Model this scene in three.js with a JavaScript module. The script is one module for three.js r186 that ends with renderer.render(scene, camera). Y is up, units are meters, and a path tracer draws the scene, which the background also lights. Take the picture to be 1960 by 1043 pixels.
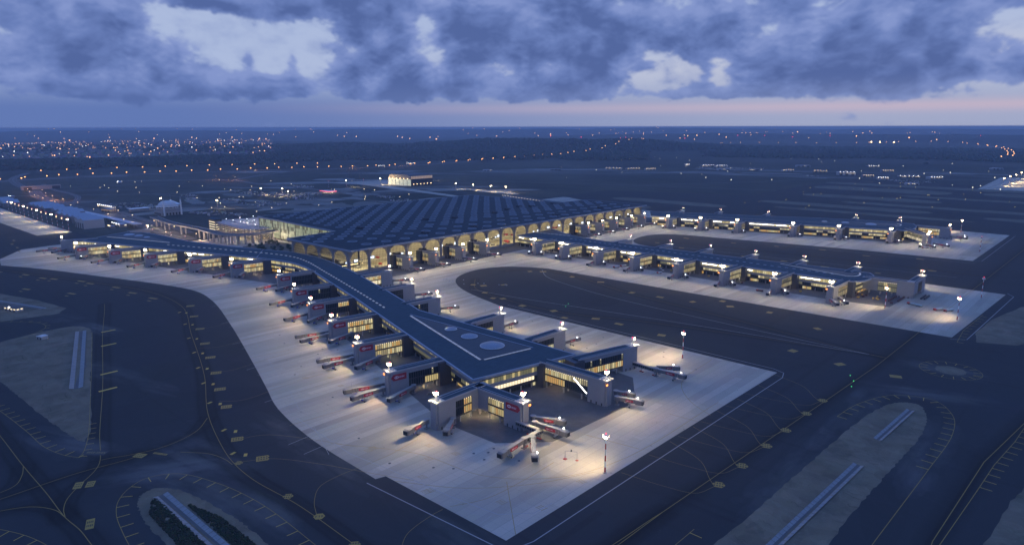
import * as THREE from 'three';
import { mergeGeometries } from 'three/addons/utils/BufferGeometryUtils.js';
import { ImprovedNoise } from 'three/addons/math/ImprovedNoise.js';

// Plan coordinates: u runs along the straight pier out to its tip, v runs along the terminal front. x = u, z = -v, metres.
const scene = new THREE.Scene();
const rad = Math.PI / 180;
const camera = new THREE.PerspectiveCamera(43.5, 1024 / 544, 1, 140000);
camera.position.set(0, 230, 0);
const AIM = 132.998 * rad, PITCH = 12.03 * rad;
camera.up.set(0, 1, 0);
camera.lookAt(Math.cos(AIM) * Math.cos(PITCH), 230 - Math.sin(PITCH), -Math.sin(AIM) * Math.cos(PITCH));
camera.rotateZ(-0.12 * rad);
const renderer = new THREE.WebGLRenderer({ antialias: true });
renderer.toneMapping = THREE.LinearToneMapping;
renderer.toneMappingExposure = 1.0;
renderer.shadowMap.enabled = true;

let seed = 20240611;
const rnd = () => ((seed = (seed * 1664525 + 1013904223) >>> 0) / 4294967296);
const rr = (a, b) => a + (b - a) * rnd();
const clamp = (x, a = 0, b = 1) => Math.min(b, Math.max(a, x));
const sstep = (a, b, x) => { const t = clamp((x - a) / (b - a)); return t * t * (3 - 2 * t); };
const lerp = (a, b, t) => a + (b - a) * t;

// ---------------------------------------------------------------- sky: dusk, broken cloud
const NT = new Float32Array(65536);
for (let i = 0; i < 65536; i++) NT[i] = rnd();
function vn(x, y, z) {
  const xi = Math.floor(x), yi = Math.floor(y), zi = Math.floor(z);
  let fx = x - xi, fy = y - yi, fz = z - zi;
  fx = fx * fx * (3 - 2 * fx); fy = fy * fy * (3 - 2 * fy); fz = fz * fz * (3 - 2 * fz);
  const h = (a, b, c) => NT[(Math.imul(a, 73856093) ^ Math.imul(b, 19349663) ^ Math.imul(c, 83492791)) & 65535];
  const a = h(xi, yi, zi), b = h(xi + 1, yi, zi), c = h(xi, yi + 1, zi), d = h(xi + 1, yi + 1, zi);
  const e = h(xi, yi, zi + 1), f = h(xi + 1, yi, zi + 1), g = h(xi, yi + 1, zi + 1), k = h(xi + 1, yi + 1, zi + 1);
  const p = a + (b - a) * fx, q = c + (d - c) * fx, r = e + (f - e) * fx, s = g + (k - g) * fx;
  const m = p + (q - p) * fy, n = r + (s - r) * fy;
  return m + (n - m) * fz;
}
function fbm(x, y, z, oct, gain = 0.52) {
  let s = 0, a = 1, t = 0;
  for (let o = 0; o < oct; o++) { s += a * vn(x, y, z); t += a; a *= gain; x = x * 2.03 + 17.1; y = y * 2.03 + 3.7; z = z * 2.03 + 9.2; }
  return s / t;
}
// where the cloud bank is thick (+) or open (-): azimuth right of the pier view, elevation, the two radii (degrees), amount
const BANK = [[-33.8,6.2,4.3,3,.25],[-29.6,6.2,4.1,3.8,.7],[-27.2,3.8,4,2.5,.5],[-32.5,2.4,4.8,1.6,.4],[-33.8,3.9,2,1.5,-.35],[-34.8,7.1,1.7,1.3,-.2],[-21.1,6.1,4,2.8,-1.3],[-25.2,7.8,2,2.1,-.5],[-16.7,5.3,2.3,2.1,-1],[-23.1,3.6,2.1,1.5,-.9],[-15.4,7.2,1.5,1.5,-.5],[-19.8,9.1,4.6,1.1,2.1],[-20.6,3.2,4.6,1.1,2.3],[-17.1,4.9,.7,1.3,1.3],[-20.3,5,.6,.9,1.0],[-23.9,3.2,1.6,1.1,1.3],[-10.5,6.9,2.8,2.3,.8],[-10.4,7.1,.7,.7,-1],[-6.8,7.6,1.1,1.5,-1.2],[-6.2,5.2,.9,.9,-.6],[-1.6,5.2,1.6,.9,-.9],[-5,5.8,1.2,.7,-.5],[-11.6,3.8,3.2,1.6,.6],[-.8,7.8,6.2,2.9,.9],[3.4,5.8,6.3,2.4,.7],[1.3,9.3,1.7,.8,-.9],[5.9,3.8,2.9,1.6,.6],[14.1,4.2,3.4,1.2,-1.5],[11.2,5.4,1.8,.6,-.7],[15.3,4.1,.6,1.2,.75],[17.9,5.7,1.5,1,-.4],[18.4,9,1.3,.9,-.9],[19.6,7.3,1.8,1.1,-.25],[12.7,8,5.9,1.9,.7],[23.1,4.6,5.3,2.6,.9],[29.5,4.7,5.4,2.8,.7],[33.6,3.1,3.8,1.4,.7],[35,7.1,2,1.2,-.7],[33.3,6.2,1.8,1,-.25],[24.9,7.7,3.8,1.4,.35],[9.2,6.5,2.4,1.2,.4],[-4.6,3,2.5,.7,.4],[1.3,3,5.1,.9,.6],[17.3,2.5,9.3,.6,.8],[29.7,2.1,8.3,.5,.9],[-28.7,2.3,5.2,.6,.5],[-11.7,2.2,2.9,.5,-.2]];
const SKYW = 4096, SKYH = 2048;
function makeSky() {
  const px = new Float32Array(SKYW * SKYH * 4);
  const mix3 = (a, b, t) => [lerp(a[0], b[0], t), lerp(a[1], b[1], t), lerp(a[2], b[2], t)];
  const GAP = [0.405, 0.49, 0.715], DARK = [0.076, 0.126, 0.335], MID = [0.135, 0.205, 0.48], PALE = [0.225, 0.30, 0.60];
  const HZL = [0.122, 0.193, 0.455], HZR = [0.355, 0.395, 0.575], PINK = [0.56, 0.45, 0.56];
  const field = (cx, cy, cz, az, eld, oct) => {   // how much cloud stands in this direction
    const wx = vn(cx * 9 + 31, cy * 9, cz * 9) - 0.5, wy = vn(cx * 9, cy * 9 + 57, cz * 9) - 0.5, w2 = vn(cx * 34 + 3, cy * 50, cz * 34) - 0.5;
    const f = fbm(cx * 13 + wx * 0.9, cy * 24 + wy * 1.2, cz * 13, oct, 0.56), g = fbm(cx * 34 + 5 + w2 * 0.7, cy * 64 + 11 + wx + w2 * 0.7, cz * 34, oct - 1, 0.6);
    let b = 0.16 + 0.20 * sstep(2, 12, az) * sstep(3, 5, eld) + 0.22 * sstep(10, 14, eld) - 0.9 * (1 - sstep(1.6, 2.5, eld + 0.6 * (g - 0.5) - 0.5 * sstep(10, 34, az)));
    if (Math.abs(az) < 50 && eld < 14) for (const [a0, e0, ra, re, am] of BANK) { const dx = (az - a0) / ra, dy = (eld - e0) / re, d2 = dx * dx + dy * dy; if (d2 < 7) b += am * Math.exp(-d2) * 0.62; }
    return [b + (f - 0.5) * 2.5 + (g - 0.5) * 0.85, f, g];
  };
  for (let j = 0; j < SKYH; j++) {
    const el = ((j + 0.5) / SKYH - 0.5) * Math.PI, eld = el / rad;
    for (let i = 0; i < SKYW; i++) {
      const k = (j * SKYW + i) * 4; px[k + 3] = 1;
      if (eld < -1.2) { px[k] = 0.10; px[k + 1] = 0.13; px[k + 2] = 0.30; continue; }
      const ph = ((i + 0.5) / SKYW - 0.5) * 2 * Math.PI;
      const cx = Math.cos(ph) * Math.cos(el), cz = Math.sin(ph) * Math.cos(el), cy = Math.sin(el);
      let az = (AIM - Math.atan2(-cz, cx)) / rad; az = ((az + 540) % 360) - 180;
      const inView = Math.abs(az) < 50 && eld < 14;
      const right = sstep(-28, 30, az) * (1 - sstep(75, 150, Math.abs(az)));   // the west glow
      // clear air
      let c = mix3(mix3(HZL, HZR, right), mix3(GAP, [0.52, 0.55, 0.68], right * Math.exp(-Math.pow((eld - 4.2) / 2.2, 2))), sstep(1.2, 4.5, eld));
      c = mix3(c, PINK, 0.75 * right * Math.exp(-Math.pow((eld - 1.45) / 0.42, 2)));
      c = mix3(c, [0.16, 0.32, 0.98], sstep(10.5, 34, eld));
      // cloud: ragged edges, paler where its top or rim thins out, deep blue-grey underneath
      const [dens, f, g] = field(cx, cy, cz, az, eld, inView ? 8 : 4);
      const cov = sstep(-0.16, 0.2, dens);
      c = mix3(c, mix3(PALE, MID, g), 0.34 * sstep(0.42, 0.72, 0.5 * f + 0.5 * g + 0.12 * clamp(dens + 0.6)) * sstep(2.2, 3.4, eld));   // thin veils in the open sky
      let top = 0; if (inView) { const e2 = el + 0.55 * rad; top = dens - field(Math.cos(ph) * Math.cos(e2), Math.sin(e2), Math.sin(ph) * Math.cos(e2), az, eld + 0.55, 5)[0]; }
      const thick = sstep(0.0, 1.0, dens);
      const dk = clamp(0.18 + 0.62 * thick - 0.75 * clamp(top, -0.5, 0.6) + (g - 0.5) * 1.5 + (f - 0.5) * 0.5);
      let cl = dk < 0.5 ? mix3(PALE, MID, dk * 2) : mix3(MID, DARK, dk * 2 - 1);
      cl = mix3(cl, mix3(HZL, HZR, right * 0.5), 0.45 * (1 - sstep(1.5, 4, eld)));
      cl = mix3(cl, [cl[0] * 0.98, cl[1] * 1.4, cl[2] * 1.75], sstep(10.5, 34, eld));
      c = mix3(c, cl, cov * 0.96);
      px[k] = c[0]; px[k + 1] = c[1]; px[k + 2] = c[2];
    }
  }
  const t = new THREE.DataTexture(px, SKYW, SKYH, THREE.RGBAFormat, THREE.FloatType);
  t.mapping = THREE.EquirectangularReflectionMapping; t.magFilter = THREE.LinearFilter; t.needsUpdate = true;
  return t;
}
const sky = makeSky();
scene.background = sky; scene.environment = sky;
scene.fog = new THREE.FogExp2(new THREE.Color(0.76, 0.86, 1.0), 0.65e-4);
// what is left of the sun: a very soft, weak glow from the right of the view, low
const sun = new THREE.DirectionalLight(new THREE.Color(1.0, 0.86, 0.82), 0.10);
sun.position.set(Math.cos(AIM - 32 * rad) * 1000, 130, -Math.sin(AIM - 32 * rad) * 1000);
sun.castShadow = true; sun.shadow.radius = 60;
Object.assign(sun.shadow.camera, { left: -1500, right: 1500, top: 1500, bottom: -1500, near: 1, far: 6000 });
scene.add(sun, sun.target);
// ---------------------------------------------------------------- helpers
const V = (u, v, y = 0) => new THREE.Vector3(u, y, -v);
const norm = (g) => {
  if (g.index) g = g.toNonIndexed();
  for (const n of Object.keys(g.attributes)) if (!['position', 'normal', 'uv'].includes(n)) g.deleteAttribute(n);
  return g;
};
const taken = {};
const numbered = (n) => { const k = (taken[n] = (taken[n] ?? -1) + 1); return k ? n + '_' + String(k).padStart(3, '0') : n; };
class Bag {
  constructor() { this.g = []; }
  add(g) { this.g.push(norm(g)); return this; }
  box(w, h, d, x, y, z, ry = 0) { const g = new THREE.BoxGeometry(w, h, d); if (ry) g.rotateY(ry); g.translate(x, y + h / 2, z); return this.add(g); }
  span(x0, x1, y0, y1, z0, z1) { return this.box(x1 - x0, y1 - y0, z1 - z0, (x0 + x1) / 2, y0, (z0 + z1) / 2); }
  cyl(r0, r1, h, x, y, z, n = 10) { const g = new THREE.CylinderGeometry(r1, r0, h, n); g.translate(x, y + h / 2, z); return this.add(g); }
  bar(a, b, r, n = 6) {
    const d = new THREE.Vector3().subVectors(b, a), g = new THREE.CylinderGeometry(r, r, d.length(), n);
    g.applyQuaternion(new THREE.Quaternion().setFromUnitVectors(new THREE.Vector3(0, 1, 0), d.clone().normalize()));
    g.translate((a.x + b.x) / 2, (a.y + b.y) / 2, (a.z + b.z) / 2); return this.add(g);
  }
  slab(poly, y0, y1) {
    const g = new THREE.ExtrudeGeometry(new THREE.Shape(poly.map(([u, v]) => new THREE.Vector2(u, v))), { depth: y1 - y0, bevelEnabled: false });
    g.rotateX(-Math.PI / 2); g.translate(0, y0, 0); return this.add(g);
  }
  sheet(poly, y, holes = []) {
    const s = new THREE.Shape(poly.map(([u, v]) => new THREE.Vector2(u, v)));
    for (const h of holes) s.holes.push(new THREE.Path(h.map(([u, v]) => new THREE.Vector2(u, v))));
    const g = new THREE.ShapeGeometry(s); g.rotateX(-Math.PI / 2); g.translate(0, y, 0); return this.add(g);
  }
  ribbon(pts, w, y, closed = false) {
    const n = pts.length, P = [], N = [], U = [], L = [], R = []; let s = 0; const S = [];
    for (let i = 0; i < n; i++) {
      const a = pts[closed ? (i + n - 1) % n : Math.max(0, i - 1)], b = pts[closed ? (i + 1) % n : Math.min(n - 1, i + 1)];
      let dx = b[0] - a[0], dy = b[1] - a[1]; const l = Math.hypot(dx, dy) || 1; dx /= l; dy /= l;
      L.push([pts[i][0] - dy * w / 2, pts[i][1] + dx * w / 2]); R.push([pts[i][0] + dy * w / 2, pts[i][1] - dx * w / 2]);
      S.push(s); const c = pts[(i + 1) % n]; s += Math.hypot(c[0] - pts[i][0], c[1] - pts[i][1]);
    }
    const put = (p, uu, vv) => { P.push(p[0], y, -p[1]); N.push(0, 1, 0); U.push(uu, vv); };
    for (let i = 0; i < (closed ? n : n - 1); i++) {
      const j = (i + 1) % n, s1 = j ? S[j] : s;
      put(R[i], S[i], 0); put(R[j], s1, 0); put(L[j], s1, w); put(R[i], S[i], 0); put(L[j], s1, w); put(L[i], S[i], w);
    }
    const g = new THREE.BufferGeometry();
    g.setAttribute('position', new THREE.Float32BufferAttribute(P, 3)); g.setAttribute('normal', new THREE.Float32BufferAttribute(N, 3)); g.setAttribute('uv', new THREE.Float32BufferAttribute(U, 2));
    return this.add(g);
  }
  geo() { const g = this.g.length === 1 ? this.g[0] : mergeGeometries(this.g); return g; }
  build(name, mat, parent) {
    const m = new THREE.Mesh(this.geo(), mat); m.castShadow = m.receiveShadow = true;
    m.name = parent ? name : numbered(name); (parent || scene).add(m); return m;
  }
}
const bag = () => new Bag();
function tag(o, label, category, group) { o.userData.label = label; o.userData.category = category; if (group) o.userData.group = group; return o; }
function struct(o) { o.userData.kind = 'structure'; return o; }
function stuff(o, label, category) { o.userData.kind = 'stuff'; if (label) tag(o, label, category); return o; }
function thing(name, label, category, [u, v, y] = [0, 0, 0], turn = 0, group) {
  const o = new THREE.Group(); o.name = numbered(name); o.position.set(u, y || 0, -v); o.rotation.y = turn; scene.add(o);
  return tag(o, label, category, group);
}
function part(name, geo, mat, parent) { const m = new THREE.Mesh(geo, mat); m.name = name; m.castShadow = m.receiveShadow = true; parent.add(m); return m; }
function smooth(pts, n = 8, closed = false) {
  const c = new THREE.CatmullRomCurve3(pts.map(([u, v]) => new THREE.Vector3(u, v, 0)), closed, 'centripetal');
  return c.getPoints(pts.length * n).map((p) => [p.x, p.y]);
}
function arc(cx, cy, r, a0, a1, n = 14) { const o = []; for (let i = 0; i <= n; i++) { const a = (a0 + (a1 - a0) * i / n) * rad; o.push([cx + r * Math.cos(a), cy + r * Math.sin(a)]); } return o; }
const ORD = ['first', 'second', 'third', 'fourth', 'fifth', 'sixth', 'seventh', 'eighth', 'ninth', 'tenth', 'eleventh', 'twelfth', 'thirteenth', 'fourteenth', 'fifteenth', 'sixteenth', 'seventeenth', 'eighteenth'];

// ---------------------------------------------------------------- materials
const col = (r, g, b) => new THREE.Color().setRGB(r, g, b);
function std(r, g, b, rough = 0.7, metal = 0, extra = {}) { return new (extra.specularIntensity === undefined ? THREE.MeshStandardMaterial : THREE.MeshPhysicalMaterial)({ color: col(r, g, b), roughness: rough, metalness: metal, ...extra }); }
function glow(r, g, b, base = 0.3) { return new THREE.MeshStandardMaterial({ color: col(base, base, base), emissive: col(r, g, b), roughness: 0.5 }); }
function canvasTex(w, h, draw, repU = 1, repV = 1) {
  const c = document.createElement('canvas'); c.width = w; c.height = h; draw(c.getContext('2d'), w, h);
  const t = new THREE.CanvasTexture(c); t.colorSpace = THREE.SRGBColorSpace; t.wrapS = t.wrapT = THREE.RepeatWrapping; t.repeat.set(repU, repV); t.magFilter = THREE.LinearFilter;
  return t;
}
const hex = (r, g, b) => '#' + new THREE.Color().setRGB(r, g, b).getHexString();
const tone = (k, a = 1, w = [1, 1, 1]) => { const c = new THREE.Color().setRGB(k * w[0], k * w[1], k * w[2]).convertLinearToSRGB(); return `rgba(${Math.round(c.r * 255)},${Math.round(c.g * 255)},${Math.round(c.b * 255)},${a})`; };
// panelled metal, used on walls and roofs: faint sheet-to-sheet differences and streaks of dirt
function sheetTex(k, wtint, size, cols, rows, dirt) {
  return canvasTex(512, 512, (x, w, h) => {
    x.fillStyle = tone(k, 1, wtint); x.fillRect(0, 0, w, h);
    for (let i = 0; i < cols; i++) for (let j = 0; j < rows; j++) { x.fillStyle = tone(k * rr(0.82, 1.16), 0.55, wtint); x.fillRect(i * w / cols, j * h / rows, w / cols, h / rows); }
    for (let i = 0; i < 500; i++) { x.fillStyle = tone(k * rr(0.55, 1.25), 0.06, wtint); const s = rr(4, 40); x.fillRect(rr(0, w), rr(0, h), s * rr(0.1, 1), s); }
    for (let i = 0; i < dirt; i++) { x.fillStyle = tone(k * 0.45, 0.05, wtint); x.beginPath(); x.ellipse(rr(0, w), rr(0, h), rr(3, 40), rr(3, 30), rr(0, 3), 0, 7); x.fill(); }
    x.strokeStyle = tone(k * 0.6, 0.5, wtint); x.lineWidth = 1;
    for (let i = 0; i <= cols; i++) { x.beginPath(); x.moveTo(i * w / cols, 0); x.lineTo(i * w / cols, h); x.stroke(); }
  }, 1 / size, 1 / size);
}
const M = {
  wallGrey: std(1, 1, 1, 0.55, 0.1, { map: sheetTex(0.27, [1, 1, 1.04], 12, 8, 5, 60) }),
  fascia: std(0.36, 0.37, 0.40, 0.5, 0.2),
  roofBlue: std(1, 1, 1, 0.85, 0, { specularIntensity: 0.35, map: sheetTex(0.078, [0.66, 1.0, 1.22], 26, 16, 4, 160) }),
  roofTerm: std(1, 1, 1, 0.88, 0, { specularIntensity: 0.3, map: sheetTex(0.048, [0.7, 1.0, 1.2], 40, 10, 10, 260) }),
  roofDark: std(1, 1, 1, 0.6, 0.1, { map: sheetTex(0.055, [0.85, 1.0, 1.15], 20, 12, 6, 120) }),
  roofRim: std(0.30, 0.33, 0.38, 0.6, 0.1),
  dark: std(0.035, 0.038, 0.048, 0.45, 0.2),
  darkGlass: std(0.02, 0.028, 0.032, 0.12, 0.0),
  mullion: std(0.09, 0.09, 0.095, 0.5, 0.3),
  column: std(0.30, 0.29, 0.29, 0.6, 0.1),
  concreteWall: std(0.33, 0.32, 0.31, 0.9),
  white: std(0.78, 0.78, 0.76, 0.5),
  offwhite: std(0.55, 0.54, 0.52, 0.6),
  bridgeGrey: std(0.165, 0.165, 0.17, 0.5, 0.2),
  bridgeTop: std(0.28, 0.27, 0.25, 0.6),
  cab: std(0.10, 0.105, 0.115, 0.5, 0.2),
  red: std(0.42, 0.012, 0.03, 0.5),
  redPaint: std(0.45, 0.03, 0.02, 0.5),
  blue: std(0.03, 0.06, 0.55, 0.4),
  tyre: std(0.02, 0.02, 0.02, 0.9),
  steel: std(0.32, 0.33, 0.34, 0.4, 0.6),
  yellow: std(0.56, 0.36, 0.05, 0.7),
  yellowLine: std(0.32, 0.21, 0.05, 0.85),
  whiteLine: std(0.34, 0.34, 0.33, 0.85),
  orangeLamp: glow(3.2, 0.95, 0.06),
  redLamp: glow(4.2, 0.06, 0.12),
  greenLamp: glow(0.1, 2.0, 0.3),
  flood: glow(60, 47, 27),
  floodBack: std(0.7, 0.69, 0.66, 0.5),
  coolLamp: glow(11, 10.5, 10.0),
  warmLamp: glow(9, 6.2, 2.9),
  sodium: glow(7.0, 2.9, 0.75),
  sodiumFar: glow(5.2, 2.35, 0.75),
  screen: glow(2.1, 2.3, 2.9),
  skylightLit: glow(0.11, 0.108, 0.09, 0.42),
  paneWarm: glow(0.50, 0.385, 0.125, 0.2),
  paneAmber: glow(0.56, 0.31, 0.05, 0.2),
  panePale: glow(0.62, 0.54, 0.27, 0.2),
  paneLow: glow(0.27, 0.215, 0.08, 0.2),
  paneHigh: glow(0.80, 0.66, 0.30, 0.2),
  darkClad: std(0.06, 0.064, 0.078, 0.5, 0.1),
  paneDim: glow(0.13, 0.12, 0.05, 0.1),
  paneOff: std(0.025, 0.034, 0.036, 0.15),
  paneWhite: glow(1.25, 1.02, 0.62, 0.3),
  paneGreen: glow(0.30, 0.33, 0.17, 0.2),
  paintedSpill: std(0.5, 0.48, 0.43, 0.8),  // light tone standing in for lamplight on the finger roof ends
  asphaltPlain: null,
};
// ---------------------------------------------------------------- ground: terrain sheet, asphalt, concrete aprons, grass islands, paint
const bearing = (az) => AIM - az * rad;
const polar = (az, d) => [Math.cos(bearing(az)) * d, Math.sin(bearing(az)) * d];
function ridge(list) { return list.map(([az, d, h]) => [...polar(az, d), h]); }
const RIDGES = [
  [ridge([[-28, 7600, 8], [-23, 7500, 48], [-18, 7500, 52], [-14, 7500, 64], [-9.5, 7600, 44], [-5, 7400, 72], [-1, 7300, 100], [3.5, 7300, 102], [6, 7400, 90], [9.5, 7400, 94], [13, 7800, 50], [18, 8200, 6]]), 800],
  [ridge([[-26, 6300, 6], [-20, 6100, 20], [-12, 6000, 26], [-5, 5900, 30], [-1, 6000, 4]]), 480],
  [ridge([[-40, 5400, 20], [-34, 5300, 24], [-29, 5200, 20], [-24, 5500, 22], [-19, 5600, 12]]), 420],
  [ridge([[25, 4700, 4], [28, 4600, 20], [31, 4650, 18], [34, 4800, 3]]), 230],
  [ridge([[-45, 9000, 40], [-38, 8600, 46], [-30, 9500, 40], [-25, 11000, 40]]), 1500],
  [ridge([[4, 26000, 90], [8, 25500, 150], [12, 25000, 172], [15, 25000, 168], [19, 25000, 140], [24, 26000, 110], [29, 25000, 150], [34, 25000, 120], [42, 25000, 110]]), 2600],
  [ridge([[-40, 22000, 110], [-30, 23000, 150], [-20, 21000, 120], [-8, 24000, 165], [2, 22000, 140]]), 2600],
  [ridge([[8, 14000, 60], [16, 13500, 95], [24, 14000, 85], [32, 13000, 100], [42, 13000, 80]]), 1500],
];
const PN = new ImprovedNoise();
function groundH(u, v) {
  const d = Math.hypot(u, v);
  if (d < 4200) return 0;
  let h = 0;
  for (const [pts, w] of RIDGES) for (let i = 0; i < pts.length - 1; i++) {
    const [ax, ay, ah] = pts[i], [bx, by, bh] = pts[i + 1], ex = bx - ax, ey = by - ay;
    const t = clamp(((u - ax) * ex + (v - ay) * ey) / (ex * ex + ey * ey)), q = Math.hypot(u - ax - ex * t, v - ay - ey * t) / w;
    if (q < 3) h = Math.max(h, lerp(ah, bh, t) * Math.exp(-q * q));
  }
  const n = PN.noise(u / 900, v / 900, 3.3) + 0.5 * PN.noise(u / 380, v / 380, 7.1);
  h *= 1 + 0.16 * n;
  h += sstep(9000, 17000, d) * 26 * (0.6 + PN.noise(u / 2500, v / 2500, 1.5));
  return Math.max(0, h) * sstep(4200, 4900, d);
}
const inPoly = (x, y, p) => { let c = false; for (let i = 0, j = p.length - 1; i < p.length; j = i++) if ((p[i][1] > y) !== (p[j][1] > y) && x < (p[j][0] - p[i][0]) * (y - p[i][1]) / (p[j][1] - p[i][1]) + p[i][0]) c = !c; return c; };
function woodland(u, v) {
  const d = Math.hypot(u, v), az = (AIM - Math.atan2(v, u)) / rad, h = groundH(u, v);
  const n = PN.noise(u / 700, v / 700, 11.3) * 0.6 + PN.noise(u / 240, v / 240, 2.2) * 0.35;
  let w = sstep(8, 30, h + 12 * n) * (d < 12000 ? 1 : 0.5);
  w = Math.max(w, sstep(4350, 4700, d + 500 * n) * (1 - sstep(5600, 6000, d + 400 * n)) * (1 - sstep(-23, -17, az)));
  w = Math.max(w, sstep(4700, 5200, d + 700 * n) * (1 - sstep(8600, 9600, d + 700 * n)) * sstep(-24, -17, az) * (1 - sstep(9, 13, az)));
  w = Math.max(w, sstep(5200, 5800, d + 800 * n) * (1 - sstep(8200, 9000, d)) * sstep(13, 18, az) * 0.85);
  return w;
}
{
  const azs = []; for (let a = -180; a < -52; a += 6) azs.push(a); for (let a = -52; a < 52; a += 0.3) azs.push(a); for (let a = 52; a <= 180.01; a += 6) azs.push(a);
  const rs = [0]; for (let r = 120; r < 4000; r *= 1.08) rs.push(r); for (let r = 4000; r < 64000; r *= 1.021) rs.push(r);
  const P = [], C = [], U = [], I = [];
  for (const r of rs) for (const a of azs) {
    const [u, v] = polar(a, r); P.push(u, groundH(u, v) - 0.3, -v); U.push(u, v);
    const n1 = PN.noise(u / 420, v / 420, 5.5), n2 = PN.noise(u / 150, v / 160, 8.8), n3 = PN.noise(u / 1500, v / 1500, 0.7);
    const w = r > 4100 ? woodland(u, v) : 0;
    let c = [0.085 + 0.05 * n1 + 0.03 * n2, 0.095 + 0.045 * n1 + 0.025 * n2, 0.085 + 0.04 * n1];
    const fieldish = sstep(0.05, 0.3, n3 + 0.4 * n1); c = [lerp(c[0], 0.16, 0.35 * fieldish), lerp(c[1], 0.15, 0.35 * fieldish), lerp(c[2], 0.11, 0.35 * fieldish)];
    c = [lerp(c[0], 0.022, w), lerp(c[1], 0.032, w), lerp(c[2], 0.028, w)];
    C.push(Math.max(0.015, c[0]), Math.max(0.015, c[1]), Math.max(0.012, c[2]));
  }
  const na = azs.length;
  for (let i = 0; i < rs.length - 1; i++) for (let j = 0; j < na - 1; j++) { const a = i * na + j, b = a + 1, c = a + na, d = c + 1; I.push(a, b, c, b, d, c); }
  const g = new THREE.BufferGeometry();
  g.setAttribute('position', new THREE.Float32BufferAttribute(P, 3)); g.setAttribute('color', new THREE.Float32BufferAttribute(C, 3)); g.setAttribute('uv', new THREE.Float32BufferAttribute(U, 2));
  g.setIndex(I); g.computeVertexNormals();
  { const nn = g.attributes.normal; if (nn.getY(200 * na > nn.count ? 0 : 40 * na) < 0) { const ix = g.index.array; for (let k = 0; k < ix.length; k += 3) { const t = ix[k]; ix[k] = ix[k + 1]; ix[k + 1] = t; } g.computeVertexNormals(); } }
  const soil = canvasTex(1024, 1024, (x, w, h) => {
    x.fillStyle = tone(0.62); x.fillRect(0, 0, w, h);
    for (let i = 0; i < 5200; i++) { x.fillStyle = tone(rr(0.25, 1), rr(0.05, 0.22), [1, rr(0.9, 1.05), rr(0.8, 1)]); x.beginPath(); const s = Math.pow(rnd(), 3) * 90 + 2; x.ellipse(rr(0, w), rr(0, h), s, s * rr(0.15, 0.7), rr(-0.35, 0.35), 0, 7); x.fill(); }
    for (let i = 0; i < 70; i++) { x.strokeStyle = tone(rr(0.3, 1), 0.25); x.lineWidth = rr(1, 4); x.beginPath(); const a = rr(0, w), b = rr(0, h); x.moveTo(a, b); x.bezierCurveTo(a + rr(-200, 200), b + rr(-60, 60), a + rr(-200, 200), b + rr(-60, 60), a + rr(-350, 350), b + rr(-90, 90)); x.stroke(); }
  }, 1 / 900, 1 / 900);
  const m = new THREE.Mesh(g, new THREE.MeshPhysicalMaterial({ color: col(1, 1, 1), vertexColors: true, map: soil, roughness: 1, specularIntensity: 0.2 }));
  m.name = 'terrain'; m.receiveShadow = true; scene.add(struct(m));
}

// --- centre lines of the taxiways (used for paint and for the rubber left on the asphalt)
const NEARLEFT = smooth([[-1700, 128], [-1423, 216], [-1333, 246], [-1152, 308], [-1040, 340], [-916, 340], [-776, 296], [-632, 249], [-544, 214], [-485, 197], [-446, 189], [-411, 187], [-362, 191], [-299, 191], [-230, 190]], 10);
const RIGHTLINE = [[-194, 120], [-190, 339], [-177, 605], [-172, 710], [-168, 1000], [-160, 1500], [-150, 2200]];
const BAYLINES = [smooth([[-172, 742], [-188, 742], [-353, 772], [-523, 800], [-653, 838], [-720, 832], [-752, 790]]), smooth([[-172, 742], [-188, 742], [-420, 690], [-521, 655], [-600, 652], [-695, 670], [-745, 715]])];
const BAY2 = [smooth([[-168, 1270], [-400, 1262], [-600, 1240], [-700, 1225], [-740, 1240]])];
const LEFTTAXI = [smooth([[-1000, 274], [-976, 267], [-850, 227], [-672, 174], [-565, 140], [-514, 125], [-502, 118], [-488, 105], [-475, 95], [-463, 90], [-452, 88]], 6)];
const CROSS = [smooth([[-700, 86], [-612, 87], [-547, 87], [-492, 88], [-452, 88], [-430, 90], [-409, 90], [-330, 91], [-250, 92]], 6), smooth([[-517, 127], [-515, 133], [-510, 144], [-506, 160], [-508, 178], [-516, 194], [-533, 209]], 6), smooth([[-506, 40], [-506, 66], [-507, 83], [-508, 110], [-504, 139], [-504, 148]], 6), smooth([[-547, 87], [-532, 83], [-519, 76], [-514, 60]], 6), smooth([[-495, 50], [-482, 76], [-466, 86], [-452, 88]], 6), smooth([[-488, 170], [-470, 183], [-453, 187], [-442, 187]], 6), smooth([[-190, 339], [-198, 260], [-222, 212], [-260, 192]], 6)];
const FARTAXI = [[[-40, 120], [-62, 416], [-58, 547], [-40, 700], [-20, 1000]], [[20, 200], [30, 700], [60, 1500]]];

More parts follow.
